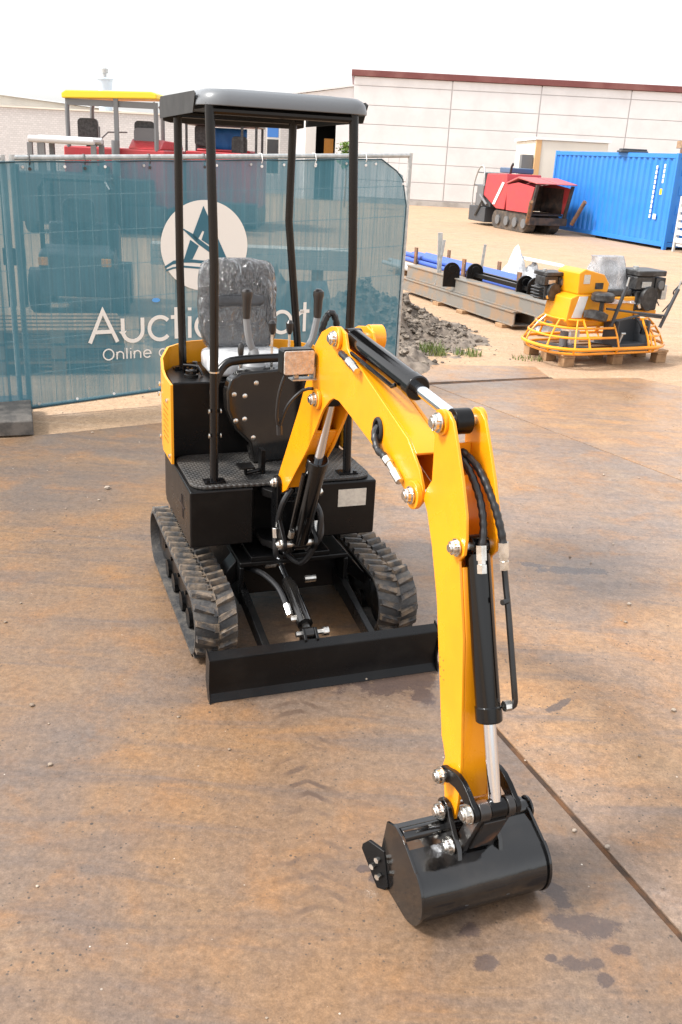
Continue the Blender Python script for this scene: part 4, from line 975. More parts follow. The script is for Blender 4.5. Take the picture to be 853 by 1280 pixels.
m = MB(); m.tube(resample([(0.5, .45, .8), (.5, .55, 1.05), (.5, .6, 1.1)], .05), .02, 6); m.lathe((.5, .6, 1.08), (0, -.5, 1), [(0, .16), (.02, .17), (.04, .16)], 16); m.build('steering_wheel', BLK, k)
m = MB(); m.box(-0.32, -0.24, -0.1, 0.0, 0.1, 1.75); m.box(-.16, -.10, -.1, 0, .1, 1.75); m.box(-.34, -.08, -.12, -.1005, .6, .8); m.build('mast', BLK, k)
for (x, y) in ((0, .3), (1.0, .3), (0, 1.2), (1.0, 1.2)):
    m = MB(); m.lathe((x - .1, y, .27), (1, 0, 0), [(0, .12), (0, .27), (.2, .27), (.2, .12)], 16); m.build('wheel', ENG, k)
for x in (0.05, 0.8):
    m = MB(); m.box(x, x + .12, -.03, -.004, .60, .70); m.build('headlight', ORG, k, bevel=.01)
k = thing('plank_stack', 'stack of long pale planks behind the teal banner left of the logo', 'planks', (-2.6, 12.2, GZ), 8)
for i in range(3):
    m = MB(); m.box(0, 2.6, -.1 + i * .02, .35, .62 + i * .085, .70 + i * .085); m.build('plank', pm('pale_plank', (0.5, 0.46, 0.4), .7), k, bevel=.004)
m = MB()
for x in (.3, 2.1): m.box(x, x + .12, -.05, .33, 0, .619)
m.build('trestle', WOOD, k)
k = thing('pallet_stack', 'low stack of pallets behind the teal banner at the left edge', 'pallets', (-3.25, 8.3, GZ), 18)
for i in range(3):
    m = MB()
    for q in range(5): m.box(0, 1.2, q * .2, q * .2 + .13, .10 + i * .145, .122 + i * .145)
    for q in range(3): m.box(q * .53, q * .53 + .13, 0, .93, i * .145 + .0, i * .145 + .0995)
    m.build('pallet', WOOD, k)
k = thing('sheet_pile', 'slanted dark sheets leaning behind the teal banner below the logo', 'sheets', (-1.55, 10.6, GZ), 20)
m = MB()
for i in range(3): m.box(0, 1.3, -.02, .02, 0, .75, Matrix.Translation((.12 * i, .08 * i, 0)) @ Matrix.Rotation(R(-42), 4, 'X'))
m.build('sheet', STRAP, k)

# ================================================================== the mini excavator
EX = thing('mini_excavator', 'yellow and black mini digger with canopy standing on rusty steel plates', 'mini excavator', (-0.016, 3.28, 0), 20.5)
SW = 2.3
BM = Matrix.Translation((-0.094, 0.45, 0)) @ Matrix.Rotation(R(SW), 4, 'Z')     # boom frame: x across (0 = left plate), y behind, z up
def ST(s, z, t): return V3(t, s, z)

# --- tracks
TR, TW = 0.138, 0.18
yc0, yc1, zc_ = 0.390, 1.318, 0.160
def loop(u):
    Ls = yc1 - yc0; La = math.pi * TR; T_ = 2 * Ls + 2 * La; u = u % T_
    if u < Ls: return (yc1 - u, zc_ + TR, 0, 1)                      # top run, rear to front
    u -= Ls
    if u < La: a = math.pi / 2 + u / TR; return (yc0 + TR * math.cos(a), zc_ + TR * math.sin(a), math.cos(a), math.sin(a))
    u -= La
    if u < Ls: return (yc0 + u, zc_ - TR, 0, -1)
    u -= Ls; a = -math.pi / 2 + u / TR
    return (yc1 + TR * math.cos(a), zc_ + TR * math.sin(a), math.cos(a), math.sin(a))
LT = 2 * (yc1 - yc0) + 2 * math.pi * TR
for side in (-1, 1):
    x0 = 0.315 if side > 0 else -0.315 - TW
    def P(u, x, h):
        y, z, ny_, nz_ = loop(u); return V3(x0 + x, y + ny_ * h, z + nz_ * h)
    m = MB(); rings = []
    for i in range(150):
        u = LT * i / 150
        rings.append([P(u, 0, -0.012), P(u, 0, 0), P(u, TW, 0), P(u, TW, -0.012)])
    m.rings(rings, closed=True); tk = m.build('track', RUB, EX, ang=50)
    NL = 42
    m = MB()
    for q in range(NL):
        u = LT * q / NL
        for (xa, xb, ua, ub) in ((0.002, 0.082, -0.012, 0.016), (TW - 0.002, TW - 0.082, 0.020, 0.048)):
            hw, ht, H_ = 0.0155, 0.0095, 0.021
            vs = [P(u + ua - hw, xa, -.002), P(u + ua + hw, xa, -.002), P(u + ub + hw, xb, -.002), P(u + ub - hw, xb, -.002),
                  P(u + ua - ht, xa + (xb - xa) * .06, H_), P(u + ua + ht, xa + (xb - xa) * .06, H_), P(u + ub + ht, xb, H_), P(u + ub - ht, xb, H_)]
            m.faces(vs, [(0, 1, 2, 3), (4, 7, 6, 5), (0, 4, 5, 1), (1, 5, 6, 2), (2, 6, 7, 3), (3, 7, 4, 0)])
        vs = [P(u + a_, x_, h_) for h_ in (-.002, 0.010) for a_, x_ in ((0.0, .080), (0.034, .080), (0.034, .100), (0.0, .100))]
        m.faces(vs, [(0, 1, 2, 3), (4, 7, 6, 5), (0, 4, 5, 1), (1, 5, 6, 2), (2, 6, 7, 3), (3, 7, 4, 0)])
    m.build('lugs', LUG, tk, ang=30)
    xa, xb = (x0 + 0.045, x0 + TW - 0.045)
    m = MB()
    m.prism([(0.42, 0.075), (1.28, 0.075), (1.26, 0.20), (0.95, 0.235), (0.50, 0.215)], xa, xb, YZX); m.build('track_frame', BLK, EX, bevel=0.008)
    for (y, r, nm) in ((yc0, 0.112, 'idler_wheel'), (yc1, 0.112, 'drive_sprocket')):
        m = MB(); m.lathe((x0 + 0.035, y, zc_), (1, 0, 0), [(0, .03), (0, .06), (.012, .085), (.012, r), (TW - .082, r), (TW - .082, .085), (TW - .07, .06), (TW - .07, .03)], 28); m.build(nm, BLK, tk)
    m = MB()
    for y in (0.58, 0.75, 0.95, 1.12):
        m.lathe((x0 + 0.03, y, 0.075), (1, 0, 0), [(0, .015), (0, .045), (TW - .06, .045), (TW - .06, .015)], 16)
    m.build('rollers', BLK, tk)
    m = MB()
    for y in (0.5, 0.66, 0.85, 1.04, 1.2): m.lathe((xa - .012 if side < 0 else xb + .0, y, 0.16), (1, 0, 0), [(0, .011), (.0125, .011)], 6)
    m.build('bolts', BLK, tk)
    if side < 0:
        m = MB(); m.prism([(yc0 + .109 * math.cos(R(q)), zc_ + .109 * math.sin(R(q))) for q in range(-15, 50, 8)] + [(yc0 + .090 * math.cos(R(q)), zc_ + .090 * math.sin(R(q))) for q in range(49, -16, -8)], x0 + .0452, x0 + .0466, YZX); m.build('sticker', TYEL, tk)

# --- lower frame
m = MB()
m.box(-0.25, 0.25, 0.50, 1.22, 0.33, 0.352); m.box(-0.25, -0.23, 0.50, 1.22, 0.15, 0.33); m.box(0.23, 0.25, 0.50, 1.22, 0.15, 0.33)
m.box(-0.23, 0.23, 0.60, 0.62, 0.15, 0.33); m.box(-0.25, 0.25, 1.20, 1.22, 0.151, 0.329)
for s in (-1, 1):
    m.prism([(0.25 * s, 0.345), (0.25 * s, 0.24), (0.37 * s, 0.15), (0.37 * s, 0.20)], 0.56, 0.66, XZY); m.prism([(0.25 * s, 0.345), (0.25 * s, 0.24), (0.37 * s, 0.15), (0.37 * s, 0.20)], 1.02, 1.12, XZY)
m.build('chassis', BLK, EX, bevel=0.006)
m = MB(); m.lathe((-0.035, 0.95, 0.352), (0, 0, 1), [(0, .22), (0.03, .24), (0.03, .22), (0.068, .22)], 40); m.build('slew_ring', BLK, EX)
m = MB(); m.box(-0.20, 0.16, 0.50, 0.70, 0.3525, 0.375); m.build('cover_plate', BLK, EX, bevel=0.004)
# --- dozer blade
m = MB()
prof = [(0.048, 0.200), (0.008, 0.184), (0.005, 0.176), (0.026, 0.060), (0.020, 0.026), (-0.008, 0.001), (0.006, 0.0), (0.034, 0.020), (0.040, 0.060), (0.020, 0.174), (0.052, 0.189)]
m.prism(prof, -0.484, 0.484, YZX); bl = m.build('dozer_blade', BLK, EX, bevel=0.0015, seg=1)
for s in (-0.490, 0.4845):
    m = MB(); m.prism([(0.060, 0.207), (-0.004, 0.186), (0.008, 0.06), (-0.015, 0.0), (0.03, 0.0), (0.07, 0.06)], s, s + 0.0055, YZX); m.build('end_plate', BLK, bl)
for s in (-0.245, 0.215):
    m = MB(); m.prism([(0.035, 0.075), (0.035, 0.135), (0.60, 0.245), (0.62, 0.20), (0.58, 0.165)], s, s + 0.032, YZX); m.build('push_arm', BLK, bl, bevel=0.004)
m = MB()
for s in (-0.095, -0.045): m.prism([(0.035, 0.10), (0.035, 0.205), (0.075, 0.235), (0.115, 0.215), (0.11, 0.17), (0.07, 0.10)], s, s + 0.012, YZX)
m.build('cylinder_bracket', BLK, bl, bevel=0.003)
a0, a1 = V3(-0.063, 0.085, 0.205), V3(-0.063, 0.545, 0.330); dv = (a1 - a0).normalized()
m = MB(); m.tube([a0 + dv * 0.05, a0 + dv * 0.052, a0 + dv * 0.30, a0 + dv * 0.302, a0 + dv * 0.33], [0.022, 0.033, 0.033, 0.026, 0.026], 18); m.lathe(a0 - V3(.02, 0, 0), (1, 0, 0), [(0, .01), (0, .026), (.036, .026), (.036, .01)], 14)
m.tube([a0, a0 + dv * .055], .017, 10); bc = m.build('blade_cylinder', GLB, EX)
m = MB(); m.tube([a0 + dv * 0.33, a1], 0.014, 14); m.build('rod', CHR, bc)
for p_c, w_c, r_c in ((a1 - V3(.03, 0, 0), .06, .020), (a0 + V3(-.055, 0, 0), .115, .012), (a0 + V3(.058, 0, 0), .025, .019), (V3(-.135, .52, .325), .05, .016), (V3(.02, .42, .285), .05, .015)):
    m = MB(); m.lathe(p_c, (1, 0, 0), [(0, .006), (0, r_c), (w_c * .3, r_c * 1.1), (w_c * .6, r_c), (w_c, r_c), (w_c, .006)], 10); m.build('pin', ZNC, bc)
m = MB(); m.tube(resample([(-0.20, 0.58, 0.29), (-0.16, 0.47, 0.31), (-0.125, 0.34, 0.30), (-0.115, 0.24, 0.262)], 0.02), 0.012, 10); h_ = m.build('hose', HOS, EX)
m = MB(); m.tube([(-0.115, 0.24, 0.262), (-0.113, 0.19, 0.238)], 0.016, 6); m.tube([(-0.113, 0.175, 0.232), (-0.085, 0.17, 0.235)], 0.014, 8); m.build('fitting', ZNC, h_)

# --- upper structure
def tail(inset=0.0, y0=0.55):
    i = inset
    return [(-0.455 + i, y0), (0.385 - i, y0), (0.385 - i, 1.15), (0.372 - i, 1.26), (0.325 - i * .8, 1.37), (0.23 - i * .5, 1.45), (0.09, 1.49 - i), (-0.035, 1.495 - i), (-0.16, 1.49 - i), (-0.30 + i * .5, 1.45 - i * .5), (-0.395 + i * .8, 1.37 - i * .5), (-0.442 + i, 1.26), (-0.455 + i, 1.15)]
m = MB(); zb = 0.42
m.prism([(-0.455, 0.55), (-0.18, 0.55), (-0.18, 0.66), (0.11, 0.66), (0.11, 0.55)] + tail()[1:], zb, 0.675, XYZ)
m.build('platform', BLK, EX, bevel=0.008)
m = MB()
for k_ in range(2):
    y = 0.70 + k_ * 0.022; m.prism([(y, 0.50), (y + 0.006, 0.50), (y + .03, 0.60), (y + .024, 0.60)], -0.4575, -0.4555, YZX)
m.box(-0.4575, -0.4555, 0.68, 0.79, .55, .556); m.build('sticker', pm('scuffed_black', (0.03, 0.02, 0.018), 0.4), EX)
m = MB(); m.box(0.205, 0.337, 0.5462, 0.5492, 0.560, 0.640); m.build('data_plate', LABEL, EX)
m = MB(); m.prism(rrect(-0.44, 0.372, 0.565, 1.016, 0.075, 6), 0.6755, 0.690, XYZ); m.build('floor_mat', MATRUB, EX, bevel=0.004)
# engine cover
ec = MB(); pts = tail(0.012, 1.02); ec.prism(pts, 0.6757, 1.030, XYZ); ecv = ec.build('engine_cover', BLK, EX, bevel=0.008)
m = MB(); m.box(-0.215, -0.209, 1.03, 1.44, 1.0305, 1.036); m.box(-0.212, 0.30, 1.03, 1.46, 1.0303, 1.034); m.build('lid', BLK, ecv)
m = MB(); m.lathe((-0.335, 1.13, 1.031), (0, 0, 1), [(0, .034), (.012, .034), (.014, .026), (.03, .026), (.034, .02)], 14); m.lathe((-0.30, 1.22, 1.031), (0, 0, 1), [(0, .02), (.018, .02), (.018, .012), (.05, .012)], 12)
m.tube([(-0.355, 1.20, 1.035), (-0.355, 1.20, 1.07), (-0.30, 1.15, 1.075), (-0.28, 1.14, 1.035)], .007, 6); m.build('filler_cap', GLB, ecv)
# orange hood shell around the tail
tl = tail(-0.012, 0.92)
outer = tl[2:]; outer = [(0.397, 0.92)] + outer + [(-0.467, 0.92)]
inner = [(0.385, 0.92)] + tail(0.0)[2:] + [(-0.455, 0.92)]
def htop(x, y): return 1.045 + 0.075 * min(1, max(0, (y - 1.08) / 0.28)) + 0.012 * min(1, max(0, (y - 1.36) / 0.1))
def hbot(x, y): return 0.69 if y > 1.1 else 0.70
m = MB(); n = len(outer); rings = []
def dense(L_):
    out = []
    for i in range(len(L_) - 1):
        for q in range(4): out.append((L_[i][0] + (L_[i + 1][0] - L_[i][0]) * q / 4, L_[i][1] + (L_[i + 1][1] - L_[i][1]) * q / 4))
    out.append(L_[-1]); return out
oc, ic = dense(outer), dense(inner)
for (xo, yo), (xi, yi) in zip(oc, ic):
    zt = htop(xo, yo); zb_ = 0.68
    rings.append([V3(xo, yo, zb_), V3(xo, yo, zt), V3(xi, yi, zt), V3(xi, yi, zb_)])
m.rings(rings); hood = m.build('hood', ORG, EX, bevel=0.002, seg=1)
m = MB()
for r_i in range(7):
    for c_i in range(5):
        m.lathe((-0.4672, 1.00 + 0.026 * c_i, 0.76 + 0.026 * r_i), (-1, 0, 0), [(0, .0045), (.0008, .0045)], 6)
m.build('vent_holes', BLK, hood)
for (y, z) in ((1.20, 0.985), (1.215, 0.935), (1.00, 0.955), (1.20, 0.73), (0.95, 0.71)):
    m = MB(); m.lathe((-0.4675, y, z), (-1, 0, 0), [(0, .011), (.006, .011), (.009, .006)], 10); m.build('bolt', ZNC, hood)

# seat
def pillow(m, c, sx, sy, sz, M=None, e=0.35, n=22, amp=0.0, seed=0.0):
    rings = []
    def sp(v, e_): return math.copysign(abs(v) ** e_, v)
    for j in range(n + 1):
        ph = -math.pi / 2 + math.pi * j / n; row = []
        for i in range(2 * n):
            th = 2 * math.pi * i / (2 * n)
            v = V3(sx / 2 * sp(math.cos(ph), e) * sp(math.cos(th), e), sz / 2 * sp(math.cos(ph), e) * sp(math.sin(th), e), sy / 2 * sp(math.sin(ph), e * 1.4))
            v = V3(v.x, v.z, v.y)     # flat faces front and back
            if amp: v += v.normalized() * amp * noise.noise(v * 14 + V3(seed, 0, 0))
            row.append((M @ v if M else v) + Vector(c))
        rings.append(row)
    m.rings(rings)
    return m
tilt = Matrix.Rotation(R(-9), 3, 'X')
st = thing  # readability
m = MB(); pillow(m, (-0.068, 1.345, 1.325), 0.365, 0.085, 0.42, tilt, 0.42, 26, 0.004)
m2 = m; seat = m2.build('seat', SEAT, EX, ang=60)
m = MB(); pillow(m, (-0.068, 1.295, 1.355), 0.24, 0.03, 0.05, tilt, 0.4, 14); pillow(m, (-0.068, 1.300, 1.27), 0.25, 0.035, 0.09, tilt, 0.4, 14); m.build('backrest_cushion', SEAT, seat, ang=60)
m = MB(); pillow(m, (-0.06, 1.20, 1.085), 0.40, 0.36, 0.10, None, 0.4, 22, 0.004); m.build('seat_cushion', WRAP, seat, ang=60)
m = MB(); pillow(m, (-0.068, 1.342, 1.327), 0.378, 0.105, 0.436, tilt, 0.42, 40, 0.010, 3.0); m.build('plastic_cover', FILM, seat, ang=40)
m = MB(); m.box(-0.20, 0.08, 1.10, 1.34, 1.036, 1.05); m.build('seat_rail', BLK, seat)

# control console in front of the seat
m = MB()
m.prism([(-0.245, 1.03), (-0.228, 1.085), (-0.18, 1.115), (0.12, 1.125), (0.17, 1.10), (0.19, 1.03), (0.17, 0.90), (0.10, 0.80), (0.05, 0.691), (-0.115, 0.691), (-0.135, 0.79), (-0.205, 0.86), (-0.24, 0.95)], 0.84, 0.90, XZY)
m.prism([(-0.13, 0.80), (-0.14, 1.08), (0.10, 1.09), (0.10, 0.80)], 0.90, 1.02, XZY)
CNX = Matrix.Translation((-0.03, 0.87, 0)) @ Matrix.Rotation(R(8), 4, 'Z') @ Matrix.Translation((0.03, -0.87, 0))
m.xf(CNX); cn = m.build('control_console', GLB, EX, bevel=0.012, seg=3)
for (x, z) in ((-0.213, 1.02), (-0.163, 1.01), (-0.163, 0.905), (-0.205, 0.90), (-0.11, 1.065), (-0.12, 0.815)):
    m = MB(); m.lathe((x, 0.8395, z), (0, -1, 0), [(0, .0115), (.004, .0115), (.007, .006)], 12); m.xf(CNX); m.build('bolt', ZNC, cn)
def joystick(bx, top, base):
    m = MB(); m.lathe((bx, 0.95, base), (0, 0, 1), [(0, .055), (.012, .055), (.02, .048), (.05, .028), (.085, .018)], 4 * 5); bt = m.build('joystick', GRY, EX)
    m = MB(); m.tube(resample([(bx, .95, base + .07), (bx - (bx - top[0]) * .6, .95, base + .12), (top[0], .95, top[1] - .12)], .02), .016, 10); m.build('stem', GRY, bt)
    m = MB(); m.lathe((top[0], .95, top[1] - .125), (0.02, 0, 1), [(0, .0165), (.02, .0185), (.08, .0205), (.10, .025), (.118, .0235), (.128, .012)], 16); m.build('grip', GRIP, bt)
joystick(-0.085, (-0.122, 1.452), 1.108); joystick(0.155, (0.208, 1.453), 1.11)
for xa_, xb_ in ((-.15, -.015), (.09, .21)):
    m = MB(); m.prism(rrect(xa_, xb_, 0.905, 1.0, 0.02), 1.091, 1.106, XYZ); m.build('lever_base', GRY, cn, bevel=.003)
for (x, zt, r) in ((-0.002, 1.315, .015), (0.079, 1.315, .015), (-0.145, 1.215, .013)):
    m = MB(); m.tube([(x, .95, 1.10), (x, .95, zt - .05)], .006, 8); l_ = m.build('control_lever', ZNC, EX)
    m = MB(); m.lathe((x, .95, zt - .06), (0, 0, 1), [(0, .008), (.015, r), (.05, r * 1.15), (.062, r * .6)], 12); m.build('knob', GRIP, l_)
m = MB(); m.tube(resample([(0.26, 1.0, 1.05), (0.25, 1.0, 1.25), (0.285, 1.0, 1.34), (0.32, 1.0, 1.29), (0.33, 1.0, 1.1)], .01), [0.017 if i % 2 else 0.014 for i in range(len(resample([(0.26, 1.0, 1.05), (0.25, 1.0, 1.25), (0.285, 1.0, 1.34), (0.32, 1.0, 1.29), (0.33, 1.0, 1.1)], .01)))], 10); m.build('hose', HOS, EX)
# foot pedal
m = MB(); m.box(-0.225, -0.155, 0.625, 0.70, 0.735, 0.743, None); m.tube([(-0.19, 0.66, 0.735), (-0.185, 0.68, 0.70), (-0.11, 0.70, 0.705)], .010, 8); m.box(-.115, -.095, .68, .73, .6905, .80); m.build('foot_pedal', BLK, EX, bevel=.002)
# grab rail
m = MB(); m.tube(resample([(-0.337, 0.632, 1.07), (-0.325, 0.64, 1.13), (-0.285, 0.66, 1.185), (-0.22, 0.66, 1.205), (0.03, 0.66, 1.213), (0.15, .66, 1.21), (.22, .65, 1.18), (.255, .63, 1.10)], .02), .0185, 12); m.build('grab_rail', PST, EX)
# canopy
cp = [([(-0.337, 0.62, 0.690), (-0.337, 0.62, 1.60), (-0.352, 0.63, 2.178)], 0.0185), ([(0.268, 0.625, 0.690), (0.245, 0.62, 1.30), (0.243, 0.62, 1.60), (0.219, 0.63, 2.178)], 0.0185),
      ([(-0.341, 1.30, 1.031), (-0.350, 1.30, 1.52), (-0.353, 1.29, 2.178)], 0.0185), ([(0.240, 1.30, 1.031), (0.222, 1.30, 1.19), (0.166, 1.30, 1.72), (0.170, 1.29, 2.178)], 0.0185)]
for P_, r in cp:
    m = MB(); m.tube(P_, r, 14); po = m.build('canopy_post', PST, EX)
    m = MB(); m.box(P_[0][0] - .045, P_[0][0] + .045, P_[0][1] - .03, P_[0][1] + .03, P_[0][2], P_[0][2] + .008)
    for s in (-1, 1): m.lathe((P_[0][0] + s * .032, P_[0][1] - .018, P_[0][2] + .008), (0, 0, 1), [(0, .01), (.008, .01)], 6)
    m.build('foot_plate', PST, po)
for z in (0.90, 1.005):
    for s in (-0.0275, 0.021):
        m = MB(); m.lathe((-0.337 + s, 0.605, z), (1, 0, 0), [(0, .005), (.001, .010), (.0055, .010), (.0065, .005)], 10); m.build('bolt', ZNC, EX)
m = MB(); m.lathe((-.337, .62, 1.165), (0, 0, 1), [(0, .0225), (.006, .0225)], 14); m.build('clamp_ring', ZNC, EX)
rings = []
def rr_(inset, z, dx=0.0):
    return [V3(x, y, z + zc__(x, y)) for x, y in rrect(-0.392 + inset, 0.288 - inset, 0.585 + inset, 1.50 - inset, max(0.02, 0.10 - inset * .6), 6)]
def zc__(x, y): return 0.0
m = MB()
rings = [rr_(0.06, 2.160), rr_(0.012, 2.156), rr_(0.003, 2.150), rr_(0.0, 2.152), rr_(0.0, 2.164), rr_(0.006, 2.184), rr_(0.016, 2.198), rr_(0.034, 2.208), rr_(0.085, 2.211), rr_(0.10, 2.206), rr_(0.115, 2.214), rr_(0.17, 2.218), rr_(0.28, 2.220)]
m.rings(rings); rf = m.build('canopy_roof', ROOF, EX, ang=50); rf.location.z = 0.020
m = MB(); m.prism([(-0.385, 2.108), (-0.385, 2.185), (0.281, 2.185), (0.281, 2.112), (0.25, 2.105), (-0.35, 2.100)], 1.478, 1.4985, XZY); m.build('rear_lip', UND, rf, bevel=.003)
for x_ in (-0.3985, 0.2905):
    m = MB(); m.prism([(0.72, 2.124), (0.67, 2.190), (0.70, 2.200), (1.46, 2.206), (1.49, 2.19), (1.49, 2.116)], x_, x_ + .004, YZX); m.build('side_skirt', UND, rf, bevel=.001, seg=1)
m = MB(); m.prism(rrect(-0.345, 0.24, 0.63, 1.455, .06), 2.1445, 2.1595, XYZ); m.build('roof_lining', UND, rf)
for y in (0.63, 1.29):
    m = MB(); m.tube([(-0.353, y, 2.134), (0.21, y, 2.134)], .016, 10); m.build('roof_frame', PST, rf)

# --- swing bracket
m = MB()
for (z0, z1) in ((0.405, 0.44), (0.635, 0.672)): m.prism([(-0.14, 0.66), (-0.14, 0.55), (-0.09, 0.47), (0.01, 0.47), (0.075, 0.55), (0.075, 0.66)], z0, z1, XYZ)
m.cyl((-0.04, 0.50, 0.39), (-0.04, 0.50, 0.70), 0.032, 16); m.build('swing_mount', BLK, EX, bevel=.005)
def plateB(m, poly, t0, t1): m.prism(poly, t0, t1, ST); return m
m = MB(); lug_p = arc(0.0, 0.73, 0.032, -10, 190, 10) + [(-0.03, 0.60), (-0.105, 0.53)] + arc(-0.10, 0.49, 0.035, 130, 310, 8) + [(0.02, 0.44), (0.05, 0.60)]
plateB(m, lug_p, -0.022, -0.004); plateB(m, lug_p, 0.114, 0.132); m.box(-0.004, 0.114, -0.045, 0.03, 0.445, 0.66); m.xf(BM); m.build('swing_bracket', BLK, EX, bevel=.004)
def pin(s, z, t0, t1, r=0.019, hr=0.024, nut=True, parent=None):
    """pin with a washer and rounded nut on its left end; the right end is flush"""
    m = MB(); m.lathe((t0, s, z), (1, 0, 0), [(0, .006), (0, r * .55), (.002, r * .62), (.006, r * .62), (.006, r * .80), (.009, r * .96), (.020, r * .96), (.0205, hr), (.0245, hr), (.0245, r * .8), (t1 - t0, r * .8)], 6 if False else 18)
    m.lathe((t0 + .0085, s, z), (1, 0, 0), [(0, r * .5), (0, r * 1.04), (.012, r * 1.04)], 6)
    m.xf(BM); return m.build('pivot_pin', ZNC, parent or EX)
pin(0.0, 0.73, -0.045, 0.135); pin(-0.10, 0.49, -0.045, 0.135)

# --- boom
BW = 0.110
boom_poly = [(0.030, 0.705), (0.034, 0.735), (0.02, 0.765), (-0.20, 1.10), (-0.315, 1.300), (-0.352, 1.380), (-0.412, 1.435), (-0.50, 1.470), (-0.575, 1.482), (-0.63, 1.470), (-0.655, 1.425), (-0.70, 1.398), (-0.766, 1.385), (-0.967, 1.318), (-1.146, 1.258), (-1.235, 1.190), (-1.266, 1.145), (-1.270, 1.105), (-1.245, 1.078), (-1.205, 1.080), (-1.12, 1.112), (-1.02, 1.145), (-0.899, 1.165), (-0.725, 1.205), (-0.60, 1.232), (-0.552, 1.228), (-0.516, 1.210), (-0.46, 1.165), (-0.435, 1.135), (-0.40, 1.085), (-0.318, 0.977), (-0.082, 0.725), (-0.03, 0.695)]
boom_poly = [p for p in boom_poly]
m = MB(); plateB(m, boom_poly, 0.0, 0.010); plateB(m, boom_poly, BW - 0.010, BW)
# webs between the plates, following the top and bottom edges
def web(m, pts, th, t0, t1):
    P_ = [Vector(p) for p in pts]; n = len(P_); out = []
    for i in range(n):
        d = (P_[min(i + 1, n - 1)] - P_[max(i - 1, 0)]).normalized(); out.append(P_[i] + Vector((-d.y, d.x)) * th)
    bot = [tuple(p) for p in P_]; top = [tuple(p) for p in out]; rings = []
    for (a_, b_) in zip(bot, top): rings.append([V3(t0, a_[0], a_[1]), V3(t1, a_[0], a_[1]), V3(t1, b_[0], b_[1]), V3(t0, b_[0], b_[1])])
    m.rings(rings)
web(m, [(-0.72, 1.388), (-0.967, 1.315), (-1.146, 1.255), (-1.19, 1.224)], 0.010, 0.0102, BW - 0.0102)
web(m, [(-1.16, 1.101), (-1.02, 1.148), (-0.899, 1.168), (-0.725, 1.208), (-0.60, 1.236)], -0.010, 0.0102, BW - 0.0102)
web(m, [(0.0, 0.79), (-0.20, 1.095), (-0.313, 1.294), (-0.349, 1.374)], 0.012, 0.0102, BW - 0.0102)
web(m, [(-0.085, 0.735), (-0.31, 0.985), (-0.36, 1.05)], -0.010, 0.0102, BW - 0.0102)
m.xf(BM); boom = m.build('boom', YEL, EX, bevel=.0025)
for (s, z, r, a, b_) in ((-0.572, 1.442, .040, -0.012, -0.0005), (-0.407, 1.190, .038, -0.012, -0.0005), (-1.232, 1.114, .042, -0.016, -0.0005), (-0.572, 1.442, .044, BW + .0005, BW + .05), (-0.407, 1.19, .038, BW + .0005, BW + .012), (-1.232, 1.114, .042, BW + .0005, BW + .016)):
    m = MB(); m.lathe((a, s, z), (1, 0, 0), [(0, r * .5), (0, r), (b_ - a, r), (b_ - a, r * .5)], 24)
    m.xf(BM); m.build('boss', YEL, boom, bevel=.002)
pin(-0.572, 1.442, -0.038, 0.150, .022, .027); pin(-0.407, 1.190, -0.038, 0.12, .021, .026); pin(-1.232, 1.114, -0.044, 0.125, .021, .027)
# hose grommet in the side of the boom
m = MB(); m.tube([V3(-0.004, -0.945 + 0.045 * math.cos(a) * .62, 1.225 + 0.060 * math.sin(a) * .62) for a in [2 * math.pi * i / 20 for i in range(20)]], .007, 8, closed=True); m.prism([(-0.945 + .024 * math.cos(a), 1.225 + .034 * math.sin(a)) for a in [2 * math.pi * i / 20 for i in range(20)]], -.0015, -.0005, ST); m.xf(BM); m.build('grommet', HOS, boom)
def hose(pts, r, parent=None, spiral=True, M=BM):
    P_ = resample(pts, .006); m = MB(); m.tube(P_, [r * (1.0 if (i // 2) % 2 else 0.86) if spiral else r for i in range(len(P_))], 10); m.xf(M); return m.build('hose', HOS, parent or EX)
hs1 = hose([(0.0, -0.935, 1.235), (-0.016, -0.950, 1.215), (-0.020, -0.985, 1.180), (-0.018, -1.02, 1.172), (-.017, -1.05, 1.166)], .0125, boom)
m = MB(); m.tube([(-.017, -1.045, 1.167), (-.016, -1.07, 1.158), (-.016, -1.071, 1.158), (-.015, -1.10, 1.145), (-.015, -1.101, 1.145), (-.014, -1.145, 1.125)], [.0135, .0135, .0105, .0105, .0135, .0125], 8); m.xf(BM); m.build('fitting', ZNC, hs1)

def cylinder(name, p0, p1, barrel, r, rr, t, eye0=.030, eye1=.030, ew=.05, mat=CYB, capm=None):
    """p0, p1: (s, z) of base and rod pins; barrel: barrel length from p0"""
    a, b_ = V3(t, p0[0], p0[1]), V3(t, p1[0], p1[1]); d = (b_ - a).normalized()
    m = MB(); m.tube([a + d * .02, a + d * .021, a + d * (barrel - .045), a + d * (barrel - .044), a + d * (barrel - .004), a + d * barrel], [r * .8, r, r, r * 1.08, r * 1.08, r * .98], 26)
    m.lathe(a - V3(ew / 2, 0, 0), (1, 0, 0), [(0, .012), (0, eye0), (ew, eye0), (ew, .012)], 20); m.xf(BM); c = m.build(name, mat, EX, bevel=.0015)
    m = MB(); m.tube([a + d * barrel, b_ - d * eye1 * .8], rr, 18); m.xf(BM); m.build('rod', CHR, c)
    m = MB(); m.lathe(b_ - V3(ew / 2, 0, 0), (1, 0, 0), [(0, .012), (0, eye1), (ew, eye1), (ew, .012)], 22); m.xf(BM); m.build('rod_eye', BLK, c, bevel=.002)
    return c, a, b_, d
c1, a, b_, d = cylinder('boom_cylinder', (-0.10, 0.49), (-0.407, 1.190), 0.47, .040, .019, .055)
m = MB(); m.tube([a + d * .40 + V3(-.05, -.01, 0), a + d * .10 + V3(-.05, -.01, 0)], .009, 8); m.xf(BM); m.build('oil_pipe', GLB, c1)
